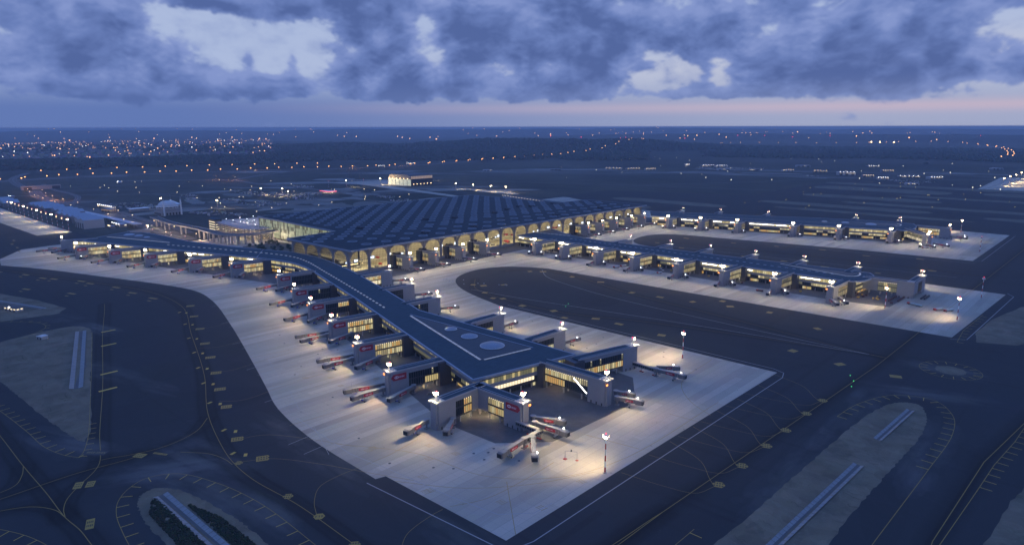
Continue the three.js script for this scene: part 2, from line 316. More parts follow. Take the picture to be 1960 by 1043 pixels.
const concreteBand = (x, w, h, size, k) => {};
const asphaltTex = (() => {
  const S = 2048, U0 = -1600, V0 = 0, SZ = 1700, K = S / SZ;
  const t = canvasTex(S, S, (x) => {
    x.fillStyle = tone(0.046, 1, [0.96, 1, 1.08]); x.fillRect(0, 0, S, S);
    for (let i = 0; i < 2600; i++) { x.fillStyle = tone(rr(0.016, 0.068), rr(0.04, 0.13), [0.97, 1, 1.06]); x.beginPath(); const s = Math.pow(rnd(), 2) * 90 + 4; x.ellipse(rr(0, S), rr(0, S), s, s * rr(0.08, 0.6), rr(0, 3.2), 0, 7); x.fill(); }
    for (let i = 0; i < 900; i++) { x.fillStyle = tone(rr(0.016, 0.06), 0.16, [0.97, 1, 1.06]); const v = rnd() < 0.5; x.fillRect(rr(0, S), rr(0, S), v ? rr(2, 7) : rr(60, 420), v ? rr(60, 420) : rr(2, 7)); }
    const path = (p) => { x.beginPath(); p.forEach(([u, v], i) => { const a = (u - U0) * K, b = S - (v - V0) * K; i ? x.lineTo(a, b) : x.moveTo(a, b); }); };
    x.lineCap = 'round'; x.lineJoin = 'round';
    for (const p of [NEARLEFT, RIGHTLINE, ...BAYLINES, ...BAY2, ...LEFTTAXI, ...CROSS, ...FARTAXI]) {
      for (let i = 0; i < 6; i++) { path(p); x.strokeStyle = tone(0.014, 0.09); x.lineWidth = (3 + i * 3.4) * K; x.stroke(); }
      for (const o of [-6, 6]) { path(p.map(([u, v]) => [u + o * 0.3, v + o])); x.strokeStyle = tone(0.018, 0.35); x.lineWidth = 2.4 * K; x.stroke(); }
    }
    // dust and washed-out soil along the islands' edges
    for (const [u, v, l, a] of [[-150, 560, 120, 92], [-150, 430, 120, 90], [-118, 660, 60, 20], [-118, 742, 46, 0], [-440, 152, 60, 15], [-380, 168, 60, 5], [-470, 150, 50, 60], [-470, 178, 70, 10], [-560, 120, 60, 20], [-700, 192, 160, 17], [-90, 540, 120, 92], [-1000, 205, 120, 14], [-880, 230, 60, 10], [-240, 236, 80, 0], [-420, 236, 140, 0]])
      for (let i = 0; i < 60; i++) { x.save(); x.translate((u - U0 + rr(-12, 12)) * K, S - (v - V0 + rr(-12, 12)) * K); x.rotate(-a * rad); x.fillStyle = tone(rr(0.12, 0.22), 0.07, [1, 0.98, 0.92]); x.beginPath(); x.ellipse(rr(-l / 2, l / 2) * K, rr(-4, 4), rr(4, 26) * K, rr(1.5, 6) * K, 0, 0, 7); x.fill(); x.restore(); }
    for (let i = 0; i < 500; i++) { x.strokeStyle = tone(rr(0.05, 0.14), 0.10); x.lineWidth = rr(0.5, 1.6); x.beginPath(); const a = rr(0, S), b = rr(0, S); x.moveTo(a, b); x.lineTo(a + rr(-90, 90), b + rr(-30, 30)); x.stroke(); }
    for (let i = 0; i < 26000; i++) { x.fillStyle = tone(rr(0.015, 0.09), 0.22); x.fillRect(rr(0, S), rr(0, S), 1.4, 1.4); }
  }, 1 / SZ, 1 / SZ);
  t.offset.set(-U0 / SZ, -V0 / SZ); t.wrapS = t.wrapT = THREE.MirroredRepeatWrapping; return t;
})();
const asphaltMat = std(1, 1, 1, 0.95, 0, { specularIntensity: 0.2, map: asphaltTex });
const concreteTex = (() => {
  const S = 2048, SZ = 620, K = S / SZ;
  return canvasTex(S, S, (x) => {
    const w = [1.1, 1.0, 0.82];
    x.fillStyle = tone(0.35, 1, w); x.fillRect(0, 0, S, S);
    for (let u = 0; u < SZ; u += 7.5) {
      x.fillStyle = tone(rr(0.24, 0.46), 0.6, w); x.fillRect(u * K, 0, 7.5 * K, S);
      let v = 0; while (v < SZ) { const l = rr(20, 160); x.fillStyle = tone(rr(0.26, 0.54), 0.35, w); x.fillRect(u * K, v * K, 7.5 * K, l * K); v += l; }
    }
    for (let i = 0; i < 40; i++) { x.fillStyle = tone(rr(0.16, 0.5), 0.22, w); x.fillRect(rr(0, S), rr(0, S), rr(15, 60) * K, rr(60, 320) * K); }
    x.strokeStyle = tone(0.22, 0.5); x.lineWidth = 1;
    for (let u = 0; u <= SZ; u += 7.5) { x.beginPath(); x.moveTo(u * K, 0); x.lineTo(u * K, S); x.stroke(); }
    x.strokeStyle = tone(0.24, 0.28); for (let v = 0; v <= SZ; v += 7.5) { x.beginPath(); x.moveTo(0, v * K); x.lineTo(S, v * K); x.stroke(); }
    for (let i = 0; i < 1500; i++) { x.fillStyle = tone(rr(0.12, 0.55), rr(0.02, 0.09), w); x.beginPath(); const s = Math.pow(rnd(), 3) * 70 + 3; x.ellipse(rr(0, S), rr(0, S), s, s * rr(0.2, 1), rr(0, 3), 0, 7); x.fill(); }
    for (let i = 0; i < 130; i++) { x.fillStyle = tone(0.06, rr(0.15, 0.45)); x.beginPath(); x.ellipse(rr(0, S), rr(0, S), rr(1, 4), rr(1, 3), 0, 0, 7); x.fill(); }
    for (let i = 0; i < 120; i++) { x.strokeStyle = tone(rr(0.12, 0.6), 0.16); x.lineWidth = rr(1, 3); x.beginPath(); const a = rr(0, S), b = rr(0, S); x.moveTo(a, b); x.quadraticCurveTo(a + rr(-90, 90), b + rr(-120, 120), a + rr(-60, 60), b + rr(-260, 260)); x.stroke(); }
    for (let i = 0; i < 22000; i++) { x.fillStyle = tone(rr(0.2, 0.6), 0.14); x.fillRect(rr(0, S), rr(0, S), 2, 2); }
  }, 1 / SZ, 1 / SZ);
})();
const concreteMat = std(1, 1, 1, 0.9, 0, { specularIntensity: 0.4, map: concreteTex });
const dirtTex = (lo, hi, size, warm) => canvasTex(1024, 1024, (x, w, h) => {
  x.fillStyle = tone((lo + hi) / 2, 1, warm); x.fillRect(0, 0, w, h);
  for (let i = 0; i < 2600; i++) { x.fillStyle = tone(rr(lo, hi), rr(0.05, 0.25), [warm[0] * rr(0.9, 1.1), warm[1], warm[2]]); x.beginPath(); const s = Math.pow(rnd(), 3) * 110 + 2; x.ellipse(rr(0, w), rr(0, h), s, s * rr(0.2, 0.8), rr(0, 3), 0, 7); x.fill(); }
  for (let i = 0; i < 60; i++) { x.strokeStyle = tone(lo * 0.6, 0.35, warm); x.lineWidth = rr(1, 4); x.beginPath(); const a = rr(0, w), b = rr(0, h); x.moveTo(a, b); for (let k = 0; k < 5; k++) x.lineTo(a + k * rr(8, 26), b + rr(-12, 12)); x.stroke(); }
  for (let i = 0; i < 9000; i++) { x.fillStyle = tone(rr(lo * 0.5, hi * 1.2), 0.3, warm); x.fillRect(rr(0, w), rr(0, h), rr(1, 4), rr(1, 3)); }
}, 1 / size, 1 / size);
const grassMat = std(1, 1, 1, 1, 0, { specularIntensity: 0.2, map: dirtTex(0.05, 0.24, 150, [1.16, 1.0, 0.72]) });
const grassMat2 = std(1, 1, 1, 1, 0, { specularIntensity: 0.2, map: dirtTex(0.08, 0.19, 420, [1.08, 1.0, 0.78]) });
const channelMat = std(1, 1, 1, 0.9, 0, { map: dirtTex(0.17, 0.31, 40, [1, 1, 1.0]) });
const bushMat = std(0.018, 0.026, 0.014, 1);

const asphalt = struct(bag().sheet([[-2800, -500], [1200, -500], [1200, 3250], [-1000, 3250], [-1000, 2250], [-1470, 2100], [-1470, 1560], [-1440, 1350], [-1440, 700], [-1470, 560], [-1600, 445], [-2800, 445]], -0.08).build('taxiway_asphalt', asphaltMat));
// aprons
const mir = (p) => p.map(([u, v]) => [u, 2040 - v]).reverse();
const leftEdge = [[-1598, 470], [-1594, 358], [-1582, 304], [-1490, 251], ...smooth([[-1423, 241], [-1333, 281], [-1188, 331], [-1060, 373], [-985, 388], [-913, 380], [-784, 345], [-640, 300], [-560, 274], [-511, 258], [-437, 246], [-352, 243]], 6)];
const bay1 = smooth([[-606, 625], [-679, 644], [-727, 664], [-765, 693], [-786, 728], [-793, 774], [-778, 815], [-748, 838], [-714, 853]], 5);
const bay2 = smooth([[-690, 1149], [-735, 1160], [-765, 1188], [-782, 1240], [-776, 1292], [-737, 1325], [-647, 1341]], 5);
const apronPoly = [...leftEdge, [-350, 250], [-240, 252], [-236, 625], ...bay1, [-138, 866], [-126, 1146], ...bay2, [-430, 1381], [-208, 1402], [-206, 1793], ...mir(leftEdge.slice(4)), [-1440, 1795], [-1440, 1500], [-1440, 560]];
const apron = struct(bag().sheet(apronPoly, -0.02).build('concrete_apron', concreteMat));
struct(bag().sheet([[-2800, 365], [-2071, 364], [-1766, 371], [-1768, 439], [-2390, 437], [-2800, 437]], -0.02).build('remote_apron', concreteMat));
struct(bag().sheet([[-2560, 1600], [-2403, 1640], [-1690, 1548], [-1660, 1575], [-2300, 1690], [-2170, 1700], [-2240, 1830], [-2500, 1840]], -0.12).sheet([[-2020, 1790], [-1690, 1740], [-1600, 1760], [-1690, 1812]], -0.12).build('hangar_apron', concreteMat));
struct(bag().sheet([[-470, 3050], [-100, 3100], [-100, 3980], [-505, 3820]], -0.02).build('cargo_apron', concreteMat));
// dark service roads that hug the piers and the terminal
const road1 = std(1, 1, 1, 0.9, 0, { map: dirtTex(0.06, 0.13, 60, [1.05, 1, 0.97]) });
const NEAR_L = [[-916, 530], [-395, 375]], dirN = [Math.cos(-17.2 * rad), Math.sin(-17.2 * rad)], nrmN = [dirN[1], -dirN[0]];
struct(bag().sheet([[-1010, 470], [-930, 492], [-868, 476], [-385, 333], [-330, 335], [-300, 366], [-296, 472], [-330, 520], [-372, 524], [-612, 524], [-850, 600], [-862, 960], [-300, 952], [-226, 962], [-222, 1100], [-300, 1088], [-862, 1080], [-862, 1420], [-340, 1530], [-320, 1700], [-430, 1720], [-920, 1540], [-980, 1500], [-960, 560], [-1500, 380], [-1500, 348]], 0.03).build('service_road', road1));

// grass and soil islands
function rough(p, amp, n = 6) { const o = []; for (let i = 0; i < p.length; i++) { const a = p[i], b = p[(i + 1) % p.length]; for (let k = 0; k < n; k++) { const t = k / n; o.push([lerp(a[0], b[0], t) + rr(-amp, amp), lerp(a[1], b[1], t) + rr(-amp, amp)]); } } return o; }
const isl = (name, pts, mat, amp = 0.7, y = -0.05) => struct(bag().sheet(rough(pts, amp), y).build(name, mat));
isl('grass_island', smooth([[-870, 100], [-905, 150], [-912, 214], [-888, 224], [-858, 218], [-700, 172], [-559, 128], [-597, 122], [-700, 116], [-764, 113]], 4, true), grassMat);
isl('grass_island', [[-1300, 60], [-1300, 150], [-1175, 193], [-1090, 219], [-1014, 233], [-990, 218], [-1000, 165], [-1030, 120], [-1100, 60]], grassMat);
isl('grass_island', smooth([[-445, 128], [-448, 138], [-436, 147], [-383, 157], [-341, 158], [-280, 152], [-250, 140], [-280, 124], [-371, 119], [-420, 120]], 4, true), grassMat);
isl('grass_island', smooth([[-149, 250], [-149, 365], [-147, 470], [-141, 590], [-130, 625], [-118, 630], [-108, 612], [-101, 568], [-103, 484], [-105, 400], [-105, 250]], 4, true), grassMat);
isl('grass_island', [[-34, 560], [-30, 534], [-36, 498], [-40, 433], [-42, 250], [20, 250], [24, 560]], grassMat);
isl('grass_island', arc(-116, 744, 13, 0, 350, 16), grassMat);
isl('grass_island', [[-115, 864], [-122, 905], [-118, 980], [-100, 1080], [-70, 1100], [-60, 934], [-80, 880]], grassMat);
for (const [u0, u1, v0, v1] of [[-800, -300, 1960, 2010], [-900, -420, 2080, 2160], [-700, -100, 2230, 2290], [-880, -460, 2380, 2480], [-620, -120, 2560, 2620], [-960, -500, 2700, 2850], [-420, 60, 2780, 2900], [-300, 300, 2050, 2120], [-60, 500, 2350, 2450], [-1000, -300, 2960, 3060], [-1380, -1050, 1640, 1760], [-1300, -900, 1850, 1930], [40, 400, 1500, 1700]])
  isl('grass_island', smooth([[u0, (v0 + v1) / 2], [u0 + 30, v0 + 6], [(u0 + u1) / 2, v0], [u1 - 30, v0 + 6], [u1, (v0 + v1) / 2], [u1 - 30, v1 - 6], [(u0 + u1) / 2, v1], [u0 + 30, v1 - 6]], 3, true), grassMat2, 3);
// drainage channels: two sloping concrete flanks and a sunken bed
function channel(pts, w) {
  const g = thing('drainage_channel', '', 'channel');
  const off = (o) => pts.map((p, i) => { const a = pts[Math.max(0, i - 1)], b = pts[Math.min(pts.length - 1, i + 1)], l = Math.hypot(b[0] - a[0], b[1] - a[1]); return [p[0] - (b[1] - a[1]) / l * o, p[1] + (b[0] - a[0]) / l * o]; });
  const n = Math.max(4, Math.round(Math.hypot(pts.at(-1)[0] - pts[0][0], pts.at(-1)[1] - pts[0][1]) / 5));
  for (const s of [-1, 1]) for (let i = 0; i < n; i++) {
    const t0 = i / n, t1 = (i + 0.93) / n, A = (t, o) => { const q = off(o); return [lerp(q[0][0], q.at(-1)[0], t), lerp(q[0][1], q.at(-1)[1], t)]; };
    const a = A(t0, s * w * 0.16), b = A(t1, s * w * 0.16), c = A(t1, s * w * 0.5), d = A(t0, s * w * 0.5);
    const P = [a, b, c, d].map((p, k) => V(p[0], p[1], k < 2 ? 0.06 : 0.7));
    const q = new THREE.BufferGeometry(); const F = [0, 1, 2, 0, 2, 3], X = [], U = [];
    F.forEach((k) => { X.push(P[k].x, P[k].y, P[k].z); U.push(P[k].x, -P[k].z); });
    q.setAttribute('position', new THREE.Float32BufferAttribute(X, 3)); q.setAttribute('uv', new THREE.Float32BufferAttribute(U, 2)); q.computeVertexNormals();
    part('flank_slab', q, channelMat, g);
  }
  bag().ribbon(pts, w * 0.34, 0.03).build('channel_bed', M.asphaltPlain || road1, g);
  return g;
}
channel([[-882, 214], [-747, 180], [-684, 156]], 11).userData.label = 'pale concrete drainage channel in the left grass island beside the taxiway';
channel([[-436, 137], [-383, 139], [-341, 140], [-280, 139]], 9).userData.label = 'pale concrete drainage channel between dark bushes at the bottom left';
channel([[-128, 300], [-126, 380], [-121, 483]], 7).userData.label = 'long concrete drainage channel in the big grass island at lower right';
channel([[-123, 534], [-119, 612]], 6).userData.label = 'shorter concrete drainage channel near the rounded tip of the right island';
channel([[-1210, 150], [-1110, 180], [-1030, 212]], 8).userData.label = 'concrete drainage channel in the far left grass strip near small sheds';
// the dark planting of the bottom left island: many small leafy tufts
{
  const leaf = new THREE.IcosahedronGeometry(1, 0); const n = 5200, im = new THREE.InstancedMesh(leaf, bushMat, n); const q = new THREE.Object3D(); let k = 0; const c = new THREE.Color();
  while (k < n) {
    const u = rr(-442, -262), v = rr(120, 157);
    const inside = inPoly(u, v, [[-434, 131], [-428, 139], [-428, 141], [-383, 152], [-341, 153], [-280, 147], [-262, 140], [-285, 127], [-371, 123], [-418, 124]]);
    if (!inside || Math.abs(v - 138.8) < 5.2 || PN.noise(u / 7, v / 7, 4) < -0.42) continue;
    q.position.set(u, rr(0.05, 0.5), -v); const s = rr(0.35, 1.0); q.scale.set(s * rr(0.7, 1.3), s * rr(0.5, 1.1), s * rr(0.7, 1.3)); q.rotation.set(rr(0, 3), rr(0, 6), rr(0, 3)); q.updateMatrix(); im.setMatrixAt(k, q.matrix); im.setColorAt(k, c.setRGB(rr(0.5, 1.5), rr(0.6, 1.4), rr(0.5, 1.2))); k++;
  }
  im.name = 'low_bushes'; im.castShadow = im.receiveShadow = true; scene.add(im); stuff(im, 'dark low bushes either side of the bottom left drainage channel', 'bushes');
}
// ---------------------------------------------------------------- paint on the asphalt and on the concrete
const line = (pts, w, mat = M.yellowLine, y = 0, name = 'painted_line', parent = asphalt) => bag().ribbon(pts, w, y).build(name, mat, parent);
for (const p of [NEARLEFT, RIGHTLINE, ...LEFTTAXI, ...CROSS, ...FARTAXI, ...BAY2]) line(p, 0.42);
for (const p of BAYLINES) line(p, 0.35);
// two white lines that close in on each other across the first bay
line(smooth([[-188, 742], [-353, 748], [-523, 762], [-600, 778], [-672, 802], [-712, 836]]), 0.75, M.whiteLine, 0.002);
line(smooth([[-188, 742], [-353, 720], [-521, 690], [-620, 672], [-700, 664]]), 0.75, M.whiteLine, 0.002);
line([[-680, 1180], [-500, 1196], [-200, 1230]], 0.7, M.whiteLine, 0.002); line([[-640, 1320], [-400, 1352], [-200, 1376]], 0.7, M.whiteLine, 0.002);
// edges of the aprons
const EDGE_OUT = [[-352, 236], [-240, 244], [-231, 250], [-228, 262], [-227, 615], [-231, 628], [-243, 633], [-600, 635]];
line(EDGE_OUT, 0.7, M.whiteLine, 0.003); line([[-138, 858], [-124, 868], [-116, 1138], [-126, 1156]], 0.7, M.whiteLine, 0.003);
line([[-208, 1394], [-196, 1410], [-196, 1790]], 0.7, M.whiteLine, 0.003);
line([[-480, 258], [-395, 252], [-350, 258], [-300, 262], [-262, 268], [-247, 284], [-246, 300]], 0.6, M.whiteLine, 0.06, 'painted_line', apron);
// islands: outline with short bars
function bars(pts, side, len, gap, from = 0) {
  line(pts, 0.38); let acc = from;
  for (let i = 0; i < pts.length - 1; i++) {
    const [a, b] = [pts[i], pts[i + 1]], l = Math.hypot(b[0] - a[0], b[1] - a[1]), dx = (b[0] - a[0]) / l, dy = (b[1] - a[1]) / l;
    while (acc < l) { const p = [a[0] + dx * acc, a[1] + dy * acc]; line([p, [p[0] - dy * side * len, p[1] + dx * side * len]], 0.5, M.yellow, 0.001, 'painted_bar'); acc += gap; }
    acc -= l;
  }
}
bars(smooth([[-390, 104], [-408, 106], [-432, 110], [-448, 116], [-460, 126], [-466, 139], [-458, 155], [-423, 169], [-379, 176], [-320, 176], [-270, 174]], 6), -1, 7, 13);
bars(smooth([[-166, 300], [-161, 533], [-154, 602], [-136, 641], [-110, 649], [-92, 625], [-84, 585], [-84, 500]], 8).slice(12), -1, 7.5, 12);
bars([[-168, 250], [-167, 335]], -1, 7.5, 16); line([[-84, 500], [-86, 398], [-88, 250]], 0.4);
bars([[-44, 660], [-47, 600], [-52, 547], [-54, 500]], 1, 7, 12); line([[-54, 500], [-60, 380], [-62, 250]], 0.4);
bars(arc(-116, 744, 26, 0, 360, 40), 1, 7, 10);
line([[-870, 222], [-742, 185], [-627, 151], [-590, 140]], 0.38); bars(smooth([[-590, 140], [-562, 131], [-538, 121], [-533, 117]], 4), 1, 5, 10); bars(smooth([[-533, 117], [-545, 111], [-570, 105], [-608, 103], [-672, 98], [-740, 90]], 6), -1, 7, 12); bars(smooth([[-470, 56], [-454, 64], [-441, 69], [-420, 74], [-380, 78]], 6), -1, 6, 12); 
bars(smooth([[-1000, 160], [-960, 190], [-930, 190], [-900, 160]], 6), 1, 5, 12);
bars([[-130, 850], [-134, 905], [-130, 1000]], -1, 6, 14);
// lead-in curves from the right taxiway to the stands, and hexagonal position spots
const spotTex = (txt, w = 128, h = 128) => canvasTex(w, h, (x) => { x.fillStyle = tone(0.30, 1, [1.15, 0.78, 0.16]); x.fillRect(0, 0, w, h); for (let i = 0; i < 60; i++) { x.fillStyle = tone(rr(0.12, 0.4), 0.15, [1.15, 0.8, 0.2]); x.fillRect(rr(0, w), rr(0, h), rr(3, 30), rr(2, 8)); } x.fillStyle = tone(0.03, 0.8); x.font = 'bold ' + Math.round(h * 0.42) + 'px sans-serif'; x.textAlign = 'center'; x.textBaseline = 'middle'; if (txt) x.fillText(txt, w / 2, h / 2); else for (let r = 0; r < 2; r++) for (let i = 0; i < 4; i++) x.fillRect(w * (0.12 + i * 0.2), h * (0.2 + r * 0.36), w * 0.13, h * 0.2); });
const plateTex = spotTex(''), F19 = spotTex('F19');
const plateMat = std(1, 1, 1, 0.85, 0, { map: plateTex }), f19Mat = std(1, 1, 1, 0.85, 0, { map: F19 });
function spot(u, v, r, mat, turn = 0) { const g = new THREE.CircleGeometry(r, 6); g.rotateX(-Math.PI / 2); g.rotateY(turn); g.translate(u, 0.006, -v); return part('position_spot', g, mat, asphalt); }
for (const v of [392, 427, 468, 504, 547, 584]) { spot(-180, v, 4.2, plateMat, 0.4); line(smooth([[-181, v - 4], [-188, v + 3], [-205, v + 22], [-236, v + 34]], 5), 0.3); line(smooth([[-181, v - 4], [-186, v - 20], [-205, v - 26], [-236, v - 30]], 5), 0.25); }
spot(-340, 193, 3.6, f19Mat, 0.9); spot(-375, 192, 3.4, plateMat, 0.9); spot(-441, 191, 3.0, plateMat, 0.9); spot(-300, 191, 3.6, plateMat, 0.9);
line(smooth([[-343, 193], [-357, 200], [-371, 213], [-374, 234], [-373, 245]], 6), 0.3); line(smooth([[-270, 200], [-280, 209], [-287, 219], [-291, 241], [-291, 249]], 6), 0.3);
line(smooth([[-441, 194], [-430, 210], [-400, 228], [-360, 246], [-330, 260]], 6), 0.3); line(smooth([[-478, 205], [-470, 225], [-440, 244], [-400, 262]], 6), 0.3);
for (const u of [-560, -640, -720, -800]) line(smooth([[u, 231 + (u + 560) * -0.31], [u + 12, 246 + (u + 560) * -0.31], [u + 8, 285 + (u + 560) * -0.29], [u + 6, 320 + (u + 560) * -0.29]], 6), 0.28);
const plateShape = (w, h, notch) => { const s = new THREE.Shape(); s.moveTo(-w / 2, -h / 2); s.lineTo(w / 2 - (notch ? w * 0.12 : 0), -h / 2); if (notch) { s.lineTo(w / 2, -h / 4); s.lineTo(w / 2 - w * 0.14, 0); s.lineTo(w / 2, h / 4); s.lineTo(w / 2 - w * 0.12, h / 2); } else s.lineTo(w / 2, h / 2); s.lineTo(-w / 2, h / 2); const g = new THREE.ShapeGeometry(s), uv = g.attributes.uv, p = g.attributes.position; for (let i = 0; i < uv.count; i++) uv.setXY(i, p.getX(i) / w + 0.5, p.getY(i) / h + 0.5); g.rotateX(-Math.PI / 2); return g; };
function plate(u, v, w, h, turn, notch, mat = plateMat) { const g = plateShape(w, h, notch); g.rotateY(turn * rad); g.translate(u, 0.006, -v); part('sign_plate', g, mat, asphalt); }
for (const [u, v, w, h] of [[-478, 208, 7, 9], [-435, 206, 8, 9], [-587, 244, 7, 10], [-631, 260, 7, 10], [-544, 230, 7, 9], [-680, 276, 7, 10], [-730, 292, 7, 10], [-790, 312, 7, 10], [-850, 330, 7, 10], [-905, 348, 8, 10]]) plate(u, v, h, w, 62, true);
for (const [u, v] of [[-455, 203], [-498, 216], [-560, 232], [-610, 248], [-655, 262], [-705, 279], [-760, 296], [-820, 316], [-880, 333]]) { plate(u - 3, v - 8, 2.2, 4.4, 20, false, M.yellow); plate(u + 6, v - 3, 2.4, 4.6, 58, false, M.yellow); }
for (const [u, v, w, h, a] of [[-504, 148, 8, 6, 30], [-498, 158, 7, 2.2, 30], [-494, 160, 7, 2.2, 30], [-489, 105, 5, 9, 62], [-485, 111, 5, 8, 62], [-433, 96, 4.5, 12, 70]]) plate(u, v, w, h, a, false);
for (const [u, v] of [[-803, 219], [-707, 190], [-661, 175], [-860, 236]]) plate(u, v, 3.2, 15, 0, false, M.yellow);
const maxTex = canvasTex(256, 96, (x, w, h) => { x.fillStyle = tone(0.05, 1); x.fillRect(0, 0, w, h); x.fillStyle = tone(0.3, 0.9, [1.1, 0.8, 0.3]); x.font = 'bold 46px sans-serif'; x.textAlign = 'center'; x.fillText('MAX SPAN', w / 2, 62); });
plate(-532, 128, 16, 7, 40, false, std(1, 1, 1, 0.85, 0, { map: maxTex }));
// faint yellow guidance plates in the bays and along the outer taxiways
for (const [u, v] of [[-719, 686], [-703, 692], [-671, 663], [-628, 655], [-640, 648], [-583, 645], [-506, 637], [-475, 660], [-441, 660], [-536, 653], [-685, 717], [-703, 828], [-720, 815], [-644, 829], [-589, 829], [-517, 804], [-474, 808], [-428, 815], [-380, 826], [-330, 832], [-380, 655], [-250, 700], [-260, 800], [-200, 690], [-150, 690], [-400, 845]]) plate(u, v, rr(6, 11), rr(6, 9), rr(0, 90), false, M.yellowLine);
for (const [u, v] of [[-716, 1200], [-650, 1180], [-600, 1172], [-520, 1175], [-450, 1180], [-380, 1176], [-300, 1182], [-700, 1290], [-600, 1300], [-520, 1320], [-440, 1340], [-360, 1330], [-280, 1360], [-240, 1260]]) plate(u, v, rr(8, 14), rr(5, 8), 0, false, M.yellowLine);
for (const [u, v] of [[-1152, 300], [-1230, 272], [-1300, 250], [-1360, 226], [-1430, 205], [-1095, 318], [-1040, 322], [-985, 330], [-1180, 296], [-1250, 262], [-1400, 330], [-1100, 262], [-1180, 225], [-1500, 180]]) { plate(u, v, 16, 4.5, 18, false, M.yellowLine); plate(u + 10, v - 9, 7, 2.4, 18, false, M.yellowLine); }
for (let i = 0; i < 9; i++) plate(-1560 + i * -55, 300 + rr(-6, 30), 14, 4, 0, false, M.yellowLine);
// stand lead-in lines and hatching on the concrete
const cl = (pts, w, mat, name = 'painted_line') => bag().ribbon(pts, w, 0.05).build(name, mat, apron);
for (let i = 0; i < 6; i++) { const u = -865 + i * 88, v = 445 - i * 27.2; cl([[u - 40, v - 8], [u - 46, v - 62]], 0.35, M.yellowLine); cl([[u - 30, v - 50], [u + 20, v - 68]], 0.3, M.whiteLine); cl([[u - 20, v - 36], [u - 16, v - 80]], 0.45, M.whiteLine); cl([[u + 2, v - 36], [u + 6, v - 80]], 0.45, M.whiteLine); }
cl(smooth([[-420, 252], [-360, 285], [-300, 296], [-262, 330], [-246, 380], [-244, 520]], 6), 0.35, M.yellowLine); cl(smooth([[-340, 250], [-300, 275], [-270, 310], [-250, 350]], 6), 0.35, M.yellowLine);
cl(smooth([[-373, 250], [-373, 271], [-378, 301]], 5), 0.35, M.yellowLine); cl(smooth([[-290, 254], [-280, 276], [-278, 313], [-279, 342]], 5), 0.35, M.yellowLine); cl([[-290, 392], [-246, 400]], 0.4, M.yellowLine); cl([[-285, 300], [-240, 260]], 0.35, M.yellowLine); cl([[-262, 470], [-238, 472]], 0.35, M.yellowLine); cl(smooth([[-236, 490], [-262, 505], [-290, 540], [-300, 620]], 6), 0.35, M.yellowLine);
for (let i = 0; i < 7; i++) { const u = -780 + i * 76; cl([[u, 868], [u + 8, 912]], 0.35, M.yellowLine); cl([[u + 30, 868], [u + 22, 920]], 0.4, M.whiteLine); cl([[u + 38, 868], [u + 30, 920]], 0.4, M.whiteLine); }
for (let k = 0; k < 26; k++) { const u = rr(-640, -250), v = rr(262, 350) + Math.max(0, (-u - 420) * 0.29) - 10; for (let i = 0; i < 4; i++) cl([[u + i * 1.5, v], [u + i * 1.5 + 1, v + 5]], 0.35, M.yellowLine, 'hatch_mark'); }
// steel pit covers sunk in the concrete
for (let k = 0; k < 34; k++) { const u = rr(-700, -250), v = k % 3 ? rr(256, 330) + Math.max(0, (-u - 430) * 0.29) : rr(560, 615); const g = new THREE.CylinderGeometry(0.9, 1.0, 0.14, 10); g.translate(u, 0.05, -v); part('pit_cover', g, M.dark, apron); }
// ---------------------------------------------------------------- the terminal: arched glass front under a flat roof of round skylights
const glassMat = new THREE.MeshPhysicalMaterial({ color: col(0.9, 0.94, 0.9), roughness: 0.03, metalness: 0, transmission: 1, thickness: 0, ior: 1.45 });
const roomWall = std(1, 1, 1, 0.9, 0, { map: canvasTex(512, 512, (x, w, h) => { x.fillStyle = tone(0.5, 1, [1.05, 0.98, 0.8]); x.fillRect(0, 0, w, h); for (let i = 0; i < 420; i++) { x.fillStyle = tone(rr(0.1, 0.8), rr(0.1, 0.4), [1.05, rr(0.85, 1), rr(0.55, 0.9)]); x.fillRect(rr(0, w), rr(0, h), rr(4, 60), rr(4, 34)); } }, 1 / 90, 1 / 50) });
const roomFloor = std(0.42, 0.40, 0.35, 0.35);
const T = thing('terminal_building', 'huge blue roofed airport terminal with arched glowing glass front', 'terminal', [-905, 1020]);
const tp = (b, name, mat, parent = T) => { const g = b.geo(); if (parent === T) g.translate(905, 0, -1020 + 2040); return part(name, g, mat, parent); };
const ROOFP = [[-897, 594], [-1082, 588], [-1092, 692], [-1406, 700], [-1406, 1340], [-1092, 1348], [-1082, 1452], [-897, 1447]];
tp(bag().slab(ROOFP, 39.6, 42), 'roof', M.roofTerm);
for (let i = 0; i < 8; i++) { const a = ROOFP[i], b = ROOFP[(i + 1) % 8], l = Math.hypot(b[0] - a[0], b[1] - a[1]), an = Math.atan2(b[1] - a[1], b[0] - a[0]); tp(bag().add(new THREE.BoxGeometry(l + 0.9, 3.0, 0.9).rotateY(an).translate((a[0] + b[0]) / 2, 40.95, -(a[1] + b[1]) / 2)), 'roof_edge', M.roofRim); }
